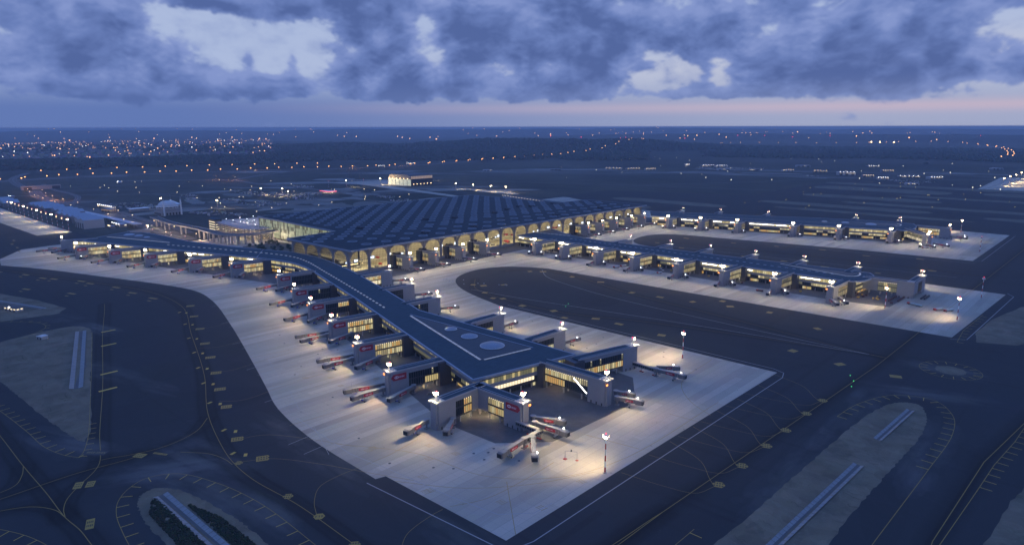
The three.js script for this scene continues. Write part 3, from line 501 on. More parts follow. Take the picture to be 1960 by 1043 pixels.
// round skylights
{
  const domeP = []; for (let i = 0; i <= 6; i++) { const t = i / 6; domeP.push(new THREE.Vector2(7.1 * (1 - t) + 0.001, 0.55 + 1.5 * Math.sin(t * Math.PI / 2))); }
  const dome = new THREE.LatheGeometry(domeP, 20), rim = new THREE.LatheGeometry([[6.9, 0], [8.7, 0], [8.8, 1.0], [7.8, 1.5], [6.9, 1.0]].map((p) => new THREE.Vector2(...p)), 22);
  const plant = [[-1087, 742], [-1098, 832], [-1089, 906], [-1063, 964], [-949, 786], [-1062, 1083], [-1083, 1146], [-1104, 1209], [-1085, 1232], [-940, 900], [-936, 1141], [-1085, 1314], [-939, 1312]];
  const domeMat = std(0.048, 0.06, 0.08, 0.5, 0, { specularIntensity: 0.4 }), rimMat = std(0.23, 0.255, 0.29, 0.8, 0, { specularIntensity: 0.4 });
  const spots = [];
  for (let a = 0; a < 14; a++) for (let b = 0; b < 24; b++) for (const q of [0, 1]) {
    const u = -927 - a * 40 - q * 20 - (a < 4 ? 0 : 2), v = 604 + b * 40 + q * 20;
    if (q && a < 2) continue;
    if (!inPoly(u, v, ROOFP) || !inPoly(u - 10, v - 10, ROOFP) || !inPoly(u + 12, v + 12, ROOFP) || !inPoly(u - 12, v + 12, ROOFP) || !inPoly(u + 12, v - 12, ROOFP)) continue;
    if (plant.some(([pu, pv]) => Math.hypot(pu - u, pv - v) < 13) || PN.noise(u / 63, v / 57, 9.1) > 0.52) continue;
    spots.push([u, v]);
  }
  spots.sort((p, q) => Math.hypot(...p) - Math.hypot(...q));
  const restD = bag(), restR = bag();
  spots.forEach(([u, v], k) => {
    const s = u > -1030 ? 1.0 : 0.86, x = u + 905, z = 1020 - v;
    if (k < 300) { const d = part('skylight', dome, domeMat, T); d.position.set(x, 42, z); d.scale.setScalar(s); part('skylight_rim', rim, rimMat, d); }
    else { restD.add(dome.clone().scale(s, s, s).translate(x, 42, z)); restR.add(rim.clone().scale(s, s, s).translate(x, 42, z)); }
  });
  if (restD.g.length) { stuff(part('far_skylight_glass', restD.geo(), domeMat, T)); stuff(part('far_skylight_rims', restR.geo(), rimMat, T)); }
  for (const [u, v] of plant) { const p = bag().box(12, 2.6, 9, 0, 0, 0).box(4, 4, 5, -3, 0, 1).box(3, 3.4, 3, 4, 0, -2); for (let i = 0; i < 5; i++) p.cyl(0.9, 0.9, 1.2, -4 + i * 2, 2.6, 2.5 - (i % 2) * 4, 8); const m = part('roof_plant', p.geo(), M.dark, T); m.position.set(u + 905, 42, 1020 - v); }
  const hatch = new THREE.BoxGeometry(1.6, 0.7, 1.6); for (let i = 0; i < 60; i++) { const u = rr(-1390, -905), v = rr(600, 1440); if (inPoly(u, v, ROOFP)) { const m = part('roof_vent', hatch, M.roofRim, T); m.position.set(u + 905, 42.35, 1020 - v); } }
}
// arched walls
function archBay(B, y1 = 39.6) {
  const pil = 2.6, spring = 24.5, crown = 37.2, w = B / 2 - pil;
  const ys = (s) => spring + (crown - spring) * Math.sqrt(Math.max(0, 1 - Math.pow(Math.abs(s - B / 2) / w, 2.2)));
  const hole = []; hole.push([pil, 5]); hole.push([B - pil, 5]); for (let i = 0; i <= 24; i++) { const s = B - pil - (B - 2 * pil) * i / 24; hole.push([s, ys(s)]); }
  const sh = new THREE.Shape([[0, 0], [B, 0], [B, y1], [0, y1]].map((p) => new THREE.Vector2(...p))); sh.holes.push(new THREE.Path(hole.map((p) => new THREE.Vector2(...p))));
  const wall = norm(new THREE.ExtrudeGeometry(sh, { depth: 1.6, bevelEnabled: false }));
  const glass = norm(new THREE.ShapeGeometry(new THREE.Shape(hole.map((p) => new THREE.Vector2(...p))))); glass.translate(0, 0, 0.2);
  const mb = bag(); const n = Math.round((B - 2 * pil) / 3); for (let i = 1; i < n; i++) { const s = pil + (B - 2 * pil) * i / n; mb.span(s - 0.13, s + 0.13, 5, ys(s), 0.25, 0.6); }
  for (let y = 9; y < 36; y += 4.2) { let a = pil, b = B - pil; if (y > spring) { const t = Math.pow(1 - Math.pow((y - spring) / (crown - spring), 2), 1 / 2.2) * w; a = B / 2 - t; b = B / 2 + t; } mb.span(a, b, y - 0.12, y + 0.12, 0.3, 0.55); }
  return { wall, glass, mull: mb.geo(), col: bag().box(2.4, 39.6, 2.0, 0, 0, 1.5).box(3.4, 1.4, 3.0, 0, 0, 1.5).box(3.6, 2.2, 2.6, 0, 37.2, 1.4).geo() };
}
function arcade(u0, v0, n, B, turn, skipGlass = []) {
  const a = archBay(B);
  for (let i = 0; i <= n; i++) {
    const g = new THREE.Group();
    const at = (m, s) => { m.rotation.y = turn; const x = u0 + 905, z = 1020 - v0; m.position.set(x + Math.cos(turn) * s, 0, z - Math.sin(turn) * s); };
    at(part('column', a.col, M.column, T), i * B);
    if (i < n) { const w = part('arch_wall', a.wall, M.column, T); at(w, i * B); const gl = part('window', a.glass, glassMat, w); part('mullion_grid', a.mull, M.mullion, gl); }
  }
}
const NB = 22, FB = (1443 - 598) / NB;
arcade(-911, 598, NB, FB, Math.PI / 2);
arcade(-1078, 598, 4, (1078 - 911) / 4, 0);
// the rooms behind the front
tp(bag().span(-960, -911.5, 0.05, 0.35, -1443, -598).span(-1078, -960, 0.05, 0.35, -650, -599), 'floor', roomFloor);
tp(bag().span(-960, -930, 11.2, 12.0, -1443, -640).span(-1078, -960, 11.2, 12.0, -650, -625), 'mezzanine_floor', roomFloor);
tp(bag().span(-962, -960, 0.1, 39.5, -1443, -650).span(-1078, -960, 0.1, 39.5, -652, -650).span(-1082, -1078, 0.1, 39.5, -692, -598).span(-962, -911, 0.1, 39.5, -1447, -1443.5), 'inner_wall', roomWall);
tp(bag().span(-960, -912, 38.8, 39.4, -1443, -598).span(-1078, -960, 38.8, 39.4, -650, -599), 'ceiling', M.offwhite);
for (let i = 0; i < NB; i++) {
  const v = 598 + (i + 0.5) * FB; const x = -932 + 905, z = 1020 - v;
  const kiosk = bag(); for (let k = 0; k < 3; k++) kiosk.box(rr(3, 7), rr(2.6, 4), rr(3, 8), rr(-24, 6), 0.35, rr(-15, 15)); for (let k = 0; k < 2; k++) kiosk.box(rr(3, 6), rr(2, 3.4), rr(3, 9), rr(-26, -6), 12, rr(-15, 15));
  const km = part('kiosk', kiosk.geo(), [M.offwhite, M.wallGrey, M.red, M.offwhite][i % 4], T); km.position.set(x, 0, z);
  const lampG = bag().box(1.2, 0.3, FB * 0.7, 4, 38.4, 0).box(1.2, 0.3, FB * 0.7, -12, 38.4, 0).box(0.8, 0.25, FB * 0.8, -4, 10.8, 0); const lm = part('ceiling_lamp', lampG.geo(), M.warmLamp, T); lm.position.set(x, 0, z);
  if (i % 7 !== 3) { const sc = part('display_screen', new THREE.BoxGeometry(0.4, 3.6, rr(5, 8)), M.screen, T); sc.position.set(x + rr(-4, 8), rr(17.5, 20), z + rr(-6, 6)); }
  if (i % 3 === 0) { const sc = part('display_screen', new THREE.BoxGeometry(0.4, 2.4, 4), M.screen, T); sc.position.set(x + rr(-4, 6), rr(15, 19), z + rr(-14, 14)); }
}
function areaLight(u, v, y, w, d, k, c, along = 'v') {
  const l = new THREE.RectAreaLight(c, k, along === 'v' ? d : w, along === 'v' ? w : d); l.name = 'room_light'; l.position.set(u, y, -v); l.rotation.x = -Math.PI / 2; scene.add(l); return l;
}
const WARM = col(1.0, 0.80, 0.42);
for (let i = 0; i < 11; i++) { const v = 598 + (2 * i + 1) * FB; areaLight(-934, v, 38.2, 2 * FB - 6, 22, 3.3, WARM); areaLight(-944, v, 10.6, 2 * FB - 6, 16, 4.2, WARM); }
areaLight(-1020, 622, 38.2, 80, 20, 3.0, WARM, 'u'); areaLight(-950, 622, 38.2, 40, 20, 3.0, WARM, 'u');
// long curtain walls of the deep block, dim greenish
{
  const wl = (u0, u1, v, s) => {
    const n = Math.round(Math.abs(u1 - u0) / 6), st = (u1 - u0) / n; const pb = [bag(), bag()], mb = bag();
    for (let i = 0; i < n; i++) for (let j = 0; j < 5; j++) (rnd() < 0.7 ? pb[0] : pb[1]).span(u0 + i * st + 0.2, u0 + (i + 1) * st - 0.2, 3 + j * 7.2, 3 + (j + 1) * 7.2 - 0.3, -v - 0.1, -v + 0.1);
    for (let i = 0; i <= n; i++) mb.box(i % 5 ? 0.4 : 1.6, 39.6, i % 5 ? 0.8 : 1.8, u0 + i * st, 0, -v); for (let j = 0; j < 6; j++) mb.span(u0, u1, 2.7 + j * 7.2, 3 + j * 7.2, -v - 0.3, -v + 0.3);
    tp(mb, 'curtain_wall_frame', M.mullion); tp(pb[0], 'lit_window', M.paneGreen); tp(pb[1], 'lit_window', M.paneDim);
  };
  wl(-1400, -1095, 700, 1); wl(-1400, -1095, 1342, 1);
  const bk = bag(); bk.span(-1402, -1400, 0, 39.6, -1340, -700); tp(bk, 'rear_wall', M.wallGrey);
  tp(bag().span(-1095, -1080, 0, 39.6, -700, -690).span(-1095, -1080, 0, 39.6, -1350, -1340), 'corner_wall', M.column);
}
// ---------------------------------------------------------------- piers, gate fingers, boarding bridges, floodlights
const lightsOn = [];
function pieces(name, b, mat, parent, place) { for (const q of b.g.length <= 12 ? b.g : [b.geo()]) { const m = part(name, q, mat, parent); if (place) place(m); } }   // few panes: each its own part
function spotLight(pos, dir, k, angle = 74, c = col(1.0, 0.78, 0.40), pen = 0.55, size = 1) {
  const l = new THREE.SpotLight(c, k, 0, angle * rad, pen, 2); l.name = 'flood_light'; l.position.copy(pos); l.target.position.copy(pos).add(dir); l.castShadow = true; l.shadow.radius = size * 20; scene.add(l, l.target); lightsOn.push(l); return l;
}
function pointLight(pos, k, c = col(1.0, 0.72, 0.36), size = 1) { const l = new THREE.PointLight(c, k, 0, 2); l.name = 'small_light'; l.position.copy(pos); l.castShadow = true; l.shadow.radius = size * 10; scene.add(l); return l; }
// red board with white hexagon emblem and lettering; the arrow end points outwards
function boardTex(flip) {
  return canvasTex(512, 192, (x, w, h) => {
    x.fillStyle = tone(0.30, 1, [1.25, 0.05, 0.11]); x.fillRect(0, 0, w, h);
    for (let i = 0; i < 80; i++) { x.fillStyle = tone(rr(0.15, 0.4), 0.06, [1.25, 0.1, 0.15]); x.fillRect(rr(0, w), rr(0, h), rr(10, 90), rr(4, 20)); }
    const cx = flip ? 120 : 185, cy = 96, s = 52; x.fillStyle = tone(0.75);
    x.beginPath(); x.moveTo(cx - s * 1.5, cy); x.lineTo(cx - s * 0.75, cy - s * 0.8); x.lineTo(cx + s * 0.75, cy - s * 0.8); x.lineTo(cx + s * 1.5, cy); x.lineTo(cx + s * 0.75, cy + s * 0.8); x.lineTo(cx - s * 0.75, cy + s * 0.8); x.fill();
    x.fillStyle = tone(0.30, 1, [1.3, 0.05, 0.1]);
    for (const d of [-1, 1]) { x.beginPath(); x.moveTo(cx + d * s * 0.75, cy - s * 0.7); x.lineTo(cx + d * s * 0.75, cy + s * 0.7); x.lineTo(cx, cy); x.fill(); }
    x.fillStyle = tone(0.75); x.font = 'bold 68px serif'; x.textBaseline = 'middle'; x.textAlign = 'left'; x.fillText('HSBC', cx + s * 1.6, cy + 2);
  });
}
const boardL = std(1, 1, 1, 0.5, 0, { map: boardTex(false) }), boardR = std(1, 1, 1, 0.5, 0, { map: boardTex(true) });
function boardGeo(w, h, flip) {   // in the xy plane, facing +z, its arrow end at -x (or +x when flipped)
  const s = new THREE.Shape(), k = h * 0.42; s.moveTo(-w / 2 + k, -h / 2); s.lineTo(w / 2, -h / 2); s.lineTo(w / 2, h / 2); s.lineTo(-w / 2 + k, h / 2); s.lineTo(-w / 2, 0); s.closePath();
  const g = new THREE.ExtrudeGeometry(s, { depth: 0.25, bevelEnabled: false }); if (flip) { const p = g.attributes.position; for (let i = 0; i < p.count; i++) p.setX(i, -p.getX(i)); const q = g.attributes.position.array; for (let i = 0; i < q.length; i += 9) for (let c = 0; c < 3; c++) { const t = q[i + c]; q[i + c] = q[i + 3 + c]; q[i + 3 + c] = t; } g.computeVertexNormals(); }
  const uv = g.attributes.uv, p = g.attributes.position; for (let i = 0; i < uv.count; i++) uv.setXY(i, p.getX(i) / w + 0.5, p.getY(i) / h + 0.5); return g;
}
const SIGN = { L: boardGeo(15, 5.6, false), R: boardGeo(15, 5.6, true), l: boardGeo(10, 2.3, false), r: boardGeo(10, 2.3, true) };
const FW = 9, FH = 23;
const lampHead = (() => { const b = bag(); for (const y of [-62, 0, 62]) b.add(norm(new THREE.BoxGeometry(0.5, 2.3, 3.0)).rotateZ(-0.25).translate(1.2, 1.1, 0).rotateY(y * rad)); return b.geo(); })();
const lampFace = (() => { const b = bag(); for (const y of [-62, 0, 62]) b.add(norm(new THREE.BoxGeometry(0.14, 2.1, 2.8)).translate(0.33, 0, 0).rotateZ(-0.25).translate(1.2, 1.1, 0).rotateY(y * rad)); return b.geo(); })();
const mastPole = bag().cyl(0.42, 0.34, 6.2, 0, 0, 0, 8).box(1.6, 1.2, 1.6, 0, 0, 0).box(1.0, 0.5, 3, -0.4, 5.4, 0).geo(), mastKit = bag().box(0.7, 1.7, 0.7, -2.2, 0, 1.6).box(1.5, 1.1, 0.9, -3.4, 0, -1.2).box(0.5, 2.1, 0.5, 1.2, 0, -2).geo();
const beacon = new THREE.SphereGeometry(0.42, 8, 6), pole07 = bag().cyl(0.07, 0.07, 1.6, 0, 0, 0, 5).geo();
// one gate finger; local x runs outwards from the pier, z is the width
const bandCache = {};
function finger(u, v, ang, L, o) {
  const g = thing('gate_finger', o.label, 'gate building', [u, v], ang, o.group), W = FW / 2, x0 = o.link ? 15 : 3, x1 = L - 19.5;
  part('end_block', bag().span(x1, L - 1.6, 0.04, 22.2, -W, W).span(L - 1.6, L, 0.04, 21.4, -W + 1.2, W - 1.2).geo(), M.wallGrey, g);
  const door = bag(); for (let k = 0; k < 3; k++) for (const s of [-1, 1]) door.box(1.3, 2.4, 0.12, x1 + 4 + k * 5.5, 0.05, s * (W + 0.04)); pieces('service_door', door, M.dark, g);
  part('upper_wall', bag().span(-1, x1 + 0.03, 18.7, 22.2, -W + 0.05, W - 0.05).geo(), M.wallGrey, g);
  part('floor_band', bag().span(-1, x1, 11.9, 13.2, -W + 0.1, W - 0.1).span(-1, x1, 5.4, 6.2, -W + 0.1, W - 0.1).geo(), M.dark, g);
  const deck = part('roof', bag().span(-3, L + 0.2, 22.2, 22.75, -W - 0.2, W + 0.2).geo(), M.roofBlue, g);
  part('parapet', bag().span(-3, L + 0.3, 22.2, 23.5, W + 0.2, W + 0.6).span(-3, L + 0.3, 22.2, 23.5, -W - 0.6, -W - 0.2).span(L + 0.2, L + 0.7, 22.2, 23.5, -W - 0.6, W + 0.6).geo(), M.fascia, deck);
  part('painted_lamp_spill', bag().span(L - 9, L + 0.1, 22.75, 22.9, -W - 0.1, W + 0.1).geo(), M.paintedSpill, deck);  // pale slab: floodlight spill on the roof end, put into the colour
  part('roof_cable_tray', bag().span(2, L - 6, 22.75, 23.05, 1.6, 2.2).geo(), M.steel, deck);
  // glazing: panes of a few kinds between fins
  const n = Math.max(6, Math.round((x1 - x0) / 2.3)), st = (x1 - x0) / n; const kinds = { lo: bag(), hi: bag(), warm: bag(), amber: bag(), pale: bag(), dim: bag(), off: bag(), white: bag() };
  for (const s of [-1, 1]) for (let i = 0; i < n; i++) for (const [row, y0, y1] of [['up', 13.2, 18.7], ['low', 6.2, 11.9]]) {
    const mode = o[row] ?? 'lit'; let k;
    if (mode === 'lit') k = rnd() < (o.amber ?? 0.2) ? 'amber' : rnd() < 0.35 ? 'pale' : rnd() < 0.3 ? 'lo' : rnd() < 0.15 ? 'hi' : 'warm'; else if (mode === 'half') k = i < n * 0.45 ? (rnd() < 0.6 ? 'warm' : 'amber') : 'off'; else if (mode === 'white') k = rnd() < 0.5 ? 'white' : 'pale'; else if (mode === 'dim') k = rnd() < 0.25 ? 'warm' : 'dim'; else k = rnd() < 0.04 ? 'dim' : 'off';
    const xa = x0 + i * st + 0.16, xb = x0 + (i + 1) * st - 0.16;
    if (k !== 'off' && row === 'up') { kinds[k].span(xa, xb, y0 + 0.1, y1 - 1.1, s > 0 ? W - 0.5 : -W + 0.4, s > 0 ? W - 0.4 : -W + 0.5); kinds.white.span(xa + 0.5, xb - 0.5, y1 - 1.0, y1 - 0.35, s > 0 ? W - 0.5 : -W + 0.4, s > 0 ? W - 0.4 : -W + 0.5); }
    else kinds[k].span(xa, xb, y0 + 0.1, y1 - 0.1, s > 0 ? W - 0.5 : -W + 0.4, s > 0 ? W - 0.4 : -W + 0.5);
  }
  for (const [k, m] of [['lo', M.paneLow], ['hi', M.paneHigh], ['warm', M.paneWarm], ['amber', M.paneAmber], ['pale', M.panePale], ['dim', M.paneDim], ['off', M.paneOff], ['white', M.paneWhite]]) if (kinds[k].g.length) pieces(k === 'off' ? 'window' : 'lit_window', kinds[k], m, g);
  const fins = bag(); for (const s of [-1, 1]) for (let i = 0; i <= n; i++) fins.span(x0 + i * st - 0.14, x0 + i * st + 0.14, 6.2, 18.7, s > 0 ? W - 0.75 : -W - 0.02, s > 0 ? W + 0.02 : -W + 0.75); part('window_fins', fins.geo(), M.mullion, g);
  if (o.stair) part('escalator_lamp', bag().bar(new THREE.Vector3(x1 - 1, 6.8, W - 0.2), new THREE.Vector3(x1 - 15, 17, W - 0.2), 0.28).geo(), M.coolLamp, g);
  part('inner_core', bag().span(x0, x1, 6.2, 18.7, -W + 0.9, W - 0.9).geo(), M.wallGrey, g);
  for (let k = 0; k < 3; k++) for (const s of [-1, 1]) { const lg = part('leg', bag().box(1.1, 5.4, 1.1, 4 + k * (x1 - 7) / 2.2, 0.04, s * (W - 1.3)).geo(), M.concreteWall, g); }
  // link to the pier, dark
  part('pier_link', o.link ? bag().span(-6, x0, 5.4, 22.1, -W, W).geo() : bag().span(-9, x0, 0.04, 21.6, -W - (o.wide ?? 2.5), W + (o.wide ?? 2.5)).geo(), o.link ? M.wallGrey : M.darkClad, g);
  // advertising boards near the outer end
  for (const s of [-1, 1]) if ((o.sign ?? 3) & (s > 0 ? 1 : 2)) { const b = part('advertising_board', s > 0 ? SIGN.R : SIGN.L, s > 0 ? boardR : boardL, g); b.position.set(x1 + 10, 17.4, s * (W + 0.04)); if (s < 0) b.rotation.y = Math.PI; if (s < 0) { b.geometry = SIGN.L; } }
  // floodlight mast on the end of the roof
  if (o.lamp !== 0) {
    const mst = part('floodlight_mast', mastPole, M.floodBack, g); mst.position.set(L - 3.2, 22.75, 0); part('mast_equipment', mastKit, M.offwhite, mst);
    const hd = part('lamp_housing', lampHead, M.floodBack, mst); hd.position.set(0, 5.6, 0);
    const fc = part('flood_lamp', lampFace, M.flood, mst); fc.position.set(0, 5.6, 0); if (o.big) { fc.scale.setScalar(o.big); hd.scale.setScalar(o.big); }
    const wx = Math.cos(ang), wz = -Math.sin(ang), px = L - 3.2 + 2.2;
    spotLight(new THREE.Vector3(u + wx * px, 22.75 + 5.6, -v + wz * px), new THREE.Vector3(wx * 0.9, -0.43, wz * 0.9), (o.power ?? 2600) * 2.9, 80, undefined, 1);
    pointLight(new THREE.Vector3(u + wx * (px - 0.4), 22.75 + 4.4, -v + wz * (px - 0.4)), 34, col(1.0, 0.84, 0.58));
    const ap = part('obstruction_pole', pole07, M.steel, mst); ap.position.set(-0.6, 6.1, 0); const rb = part('obstruction_lamp', beacon, M.redLamp, mst); rb.position.set(-0.6, 8.0, 0);
  }
  if (o.orange !== 0) { const ob = part('stand_indicator_lamp', new THREE.BoxGeometry(0.5, 1.3, 2.0), M.orangeLamp, g); ob.position.set(L + 0.3, 19.6, o.orange === -1 ? -W + 0.4 : W - 0.4); part('indicator_bracket', bag().box(0.5, 0.3, 0.4, -0.35, 0, 0).geo(), M.steel, ob); }
  if (o.under) { const p = new THREE.Vector3(14, 5.0, 0).applyAxisAngle(new THREE.Vector3(0, 1, 0), ang).add(V(u, v)); pointLight(p, 240); const sl = part('soffit_lamp', bag().box(6, 0.12, 0.5, 14, 5.22, 0).geo(), M.warmLamp, g); }
  return g;
}
// boarding bridge; local x runs outwards from its rotunda
const bridgeGeo = {};
function bridge(u, v, angDeg, L, o = {}) {
  const g = thing('boarding_bridge', o.label, 'jet bridge', [u, v], angDeg * rad, o.group), key = Math.round(L);
  const G = bridgeGeo[key] ??= (() => {
    const m = L * 0.52, e = L - 4;
    return {
      rot: bag().cyl(2.3, 2.3, 3.3, 0, 4.0, 0, 14).geo(), col: bag().cyl(0.7, 0.7, 4.0, 0, 0.1, 0, 10).box(3.4, 0.5, 3.4, 0, 0.04, 0).geo(),
      in: bag().span(1.2, m + 1.5, 4.3, 7.0, -1.4, 1.4).geo(), out: bag().span(m, e, 4.05, 7.25, -1.75, 1.75).geo(),
      ribs: (() => { const b = bag(); for (let x = m + 1.4; x < e; x += 2.2) for (const s of [-1, 1]) b.span(x - 0.1, x + 0.1, 4.05, 7.2, s > 0 ? 1.75 : -1.87, s > 0 ? 1.87 : -1.75); return b.geo(); })(),
      top: bag().span(1.0, m, 7.0, 7.25, -1.5, 1.5).span(m - 0.2, e + 0.2, 7.25, 7.5, -1.9, 1.9).geo(), rtop: bag().cyl(2.5, 2.4, 0.3, 0, 7.3, 0, 14).geo(),
      cab: bag().span(e, L + 0.2, 3.7, 7.0, -2.4, 2.4).add(new THREE.CylinderGeometry(2.4, 2.4, 3.3, 12, 1, false, 0, Math.PI).translate(L + 0.2, 5.35, 0)).geo(), cabTop: bag().span(e + 0.1, L + 0.8, 7.0, 7.3, -2.5, 2.5).geo(),
      hood: bag().box(1.4, 3.1, 4.4, L + 1.9, 3.7, 0).geo(), hoodIn: bag().box(0.2, 2.5, 3.4, L + 2.62, 3.9, 0).geo(),
      drive: bag().cyl(0.35, 0.35, 4.0, e - 5, 0.9, 1.5, 8).cyl(0.35, 0.35, 4.0, e - 5, 0.9, -1.5, 8).box(1.2, 0.7, 4.4, e - 5, 0.9, 0).box(2.4, 0.5, 1.0, e - 5, 3.5, 0).geo(),
      wheel: new THREE.CylinderGeometry(0.62, 0.62, 0.5, 12).rotateX(Math.PI / 2),
      stair: bag().box(3.2, 0.2, 1.0, e - 1.5, 3.5, -2.6).bar(new THREE.Vector3(e - 3, 3.5, -2.7), new THREE.Vector3(e - 7, 0.1, -2.7), 0.22).bar(new THREE.Vector3(e - 3, 4.5, -3.1), new THREE.Vector3(e - 7, 1.1, -3.1), 0.06).geo(),
      pipe: bag().span(m + 1, e - 2, 3.5, 3.95, 0.9, 1.4).box(2.6, 1.0, 1.6, m + 3, 2.9, 0.2).box(1.6, 0.8, 1.2, e - 9, 3.1, -0.6).geo(),
      post: bag().cyl(0.09, 0.09, 3.6, e - 1, 7.3, 1.2, 5).geo(),
    };
  })();
  const e = L - 4; g.scale.set(1, 1.08, 1.0);
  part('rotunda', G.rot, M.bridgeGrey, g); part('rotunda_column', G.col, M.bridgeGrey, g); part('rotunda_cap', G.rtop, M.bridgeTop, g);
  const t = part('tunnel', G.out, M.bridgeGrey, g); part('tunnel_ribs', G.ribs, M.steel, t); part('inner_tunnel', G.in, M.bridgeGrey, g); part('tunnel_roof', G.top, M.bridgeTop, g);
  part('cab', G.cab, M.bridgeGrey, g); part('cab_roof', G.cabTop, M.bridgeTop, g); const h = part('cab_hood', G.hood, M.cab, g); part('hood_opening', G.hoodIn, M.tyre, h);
  const d = part('drive_column', G.drive, M.steel, g); for (const s of [-1, 1]) { const w = part('wheel', G.wheel, M.tyre, d); w.position.set(e - 5, 0.66, s * 1.9); }
  if (o.blue !== 0) { const b = part('blue_cover', new THREE.BoxGeometry(1.5, 1.0, 1.6), M.blue, d); b.position.set(e - 4, 1.9, 0); }
  part('service_stair', G.stair, M.steel, g); part('underslung_ducts', G.pipe, M.offwhite, g); part('antenna', G.post, M.steel, g);
  for (const s of [-1, 1]) { const b = part('advertising_board', s > 0 ? SIGN.r : SIGN.l, s > 0 ? boardR : boardL, g); b.position.set(L * 0.56, 5.65, s * 1.9); if (s < 0) b.rotation.y = Math.PI; b.scale.setScalar(Math.min(1, L / 30)); }
  if (o.light) { const c = part('cab_lamp', new THREE.SphereGeometry(0.55, 8, 6), M.coolLamp, g); c.position.set(e + 1, 7.7, o.light * 2.0); }
  return g;
}
// a pier: roof, glazed walls between the gates, ground floor set back
function roofEdges(poly, y0, y1, t, parent, mat = M.roofRim) { const c = V(parent.position.x, -parent.position.z); for (let i = 0; i < poly.length; i++) { const a = poly[i], b = poly[(i + 1) % poly.length], l = Math.hypot(b[0] - a[0], b[1] - a[1]), an = Math.atan2(b[1] - a[1], b[0] - a[0]); part('roof_edge', new THREE.BoxGeometry(l + t * 0.6, y1 - y0, t).rotateY(an).translate((a[0] + b[0]) / 2 - c.x, (y0 + y1) / 2, -(a[1] + b[1]) / 2 - c.z), mat, parent); } }
function pierWall(parent, a, b, o) {
  const l = Math.hypot(b[0] - a[0], b[1] - a[1]), an = Math.atan2(b[1] - a[1], b[0] - a[0]), c = parent.position;
  const put = (name, g, m) => { const p = part(name, g, m, parent); p.position.set(a[0] - c.x, 0, -a[1] - c.z); p.rotation.y = an; return p; };
  const n = Math.max(1, Math.round(l / 3.1)), st = l / n, K = { lo: bag(), hi: bag(), warm: bag(), pale: bag(), white: bag(), dim: bag(), off: bag(), amber: bag() };
  for (let i = 0; i < n; i++) {
    const x0 = i * st + 0.12, x1 = (i + 1) * st - 0.12, bay = Math.floor(i * st / 11), r = Math.sin(bay * 12.9898 + (a[0] + a[1]) * 0.37) * 43758.5, q = r - Math.floor(r), t = rnd();
    K[o.top === 'bright' ? (t < 0.25 ? 'pale' : t < 0.4 ? 'hi' : t < 0.6 ? 'lo' : 'warm') : o.top === 'mid' ? (t < 0.3 ? 'warm' : t < 0.5 ? 'lo' : t < 0.6 ? 'pale' : 'dim') : (t < 0.2 ? 'warm' : 'dim')].span(x0, x1, 14.2, 18.6, -0.1, 0.1);
    K[q < (o.mid ?? 0.35) ? (o.white ? 'white' : t < 0.35 ? 'warm' : t < 0.6 ? 'lo' : t < 0.75 ? 'hi' : 'pale') : q < 0.62 ? 'dim' : 'off'].span(x0, x1, 7.2, 10.8, -0.1, 0.1);
    K[q > 1 - (o.low ?? 0.3) ? (t < 0.4 ? 'amber' : t < 0.6 ? 'pale' : 'warm') : 'off'].span(x0, x1, 0.6, 4.6, -2.1, -1.9);
  }
  for (const [k, m] of [['lo', M.paneLow], ['hi', M.paneHigh], ['warm', M.paneWarm], ['amber', M.paneAmber], ['pale', M.panePale], ['dim', M.paneDim], ['off', M.paneOff], ['white', M.paneWhite]]) if (K[k].g.length) pieces(k === 'off' ? 'window' : 'lit_window', K[k], m, parent, (q) => { q.position.set(a[0] - c.x, 0, -a[1] - c.z); q.rotation.y = an; });
  const f = bag(); for (let i = 0; i <= n; i++) f.span(i * st - 0.1, i * st + 0.1, 6.2, 19, 0.0, 0.35); pieces('window_fins', f, M.mullion, parent, (q) => { q.position.set(a[0] - c.x, 0, -a[1] - c.z); q.rotation.y = an; });
  put('wall_band', bag().span(0, l, 10.8, 14.2, -0.5, 0.5).geo(), o.band ?? M.wallGrey); put('wall_base', bag().span(0, l, 4.8, 7.2, -2.4, 0.6).span(0, l, 0.02, 0.6, -2.4, -1.7).geo(), M.dark); put('wall_head', bag().span(0, l, 18.6, 20.2, -0.6, 0.2).geo(), M.dark);
  const lg = bag(); for (let x = 6; x < l; x += 12) lg.box(1, 4.8, 1, x, 0.02, -0.4); if (lg.g.length) put('column', lg.geo(), M.concreteWall);
  if (o.strip) { const s = bag(); for (let x = 3; x < l - 8; x += 14) if (rnd() < o.strip) s.span(x, x + rr(8, 13), 16.6, 17.2, 0.12, 0.3); if (s.g.length) put('ceiling_strip_lamp', s.geo(), M.coolLamp); }
  if (o.dots) { const s = bag(); for (let x = 4; x < l - 2; x += 9) if (rnd() < o.dots) s.box(1.5, 0.35, 0.6, x, 19.4, 1.6); if (s.g.length) put('soffit_lamp', s.geo(), M.coolLamp); }
}
function pier(name, label, pos, roof, walls, o = {}) {
  const g = thing(name, label, 'pier', [pos[0], pos[1]]);
  const sh = (b) => { const q = b.geo(); q.translate(-g.position.x, 0, -g.position.z); return q; };
  part('roof', sh(bag().slab(roof, 20.2, 22)), M.roofBlue, g); roofEdges(roof, 19.9, 22.25, 1.5, g);
  for (const [a, b, w] of walls) pierWall(g, a, b, { ...o, ...w });
  part('inner_core', sh(bag().slab(o.core, 0.02, 20.1)), M.wallGrey, g);
  return g;
}
const shiftPt = (p, d) => [p[0] + d[0], p[1] + d[1]];
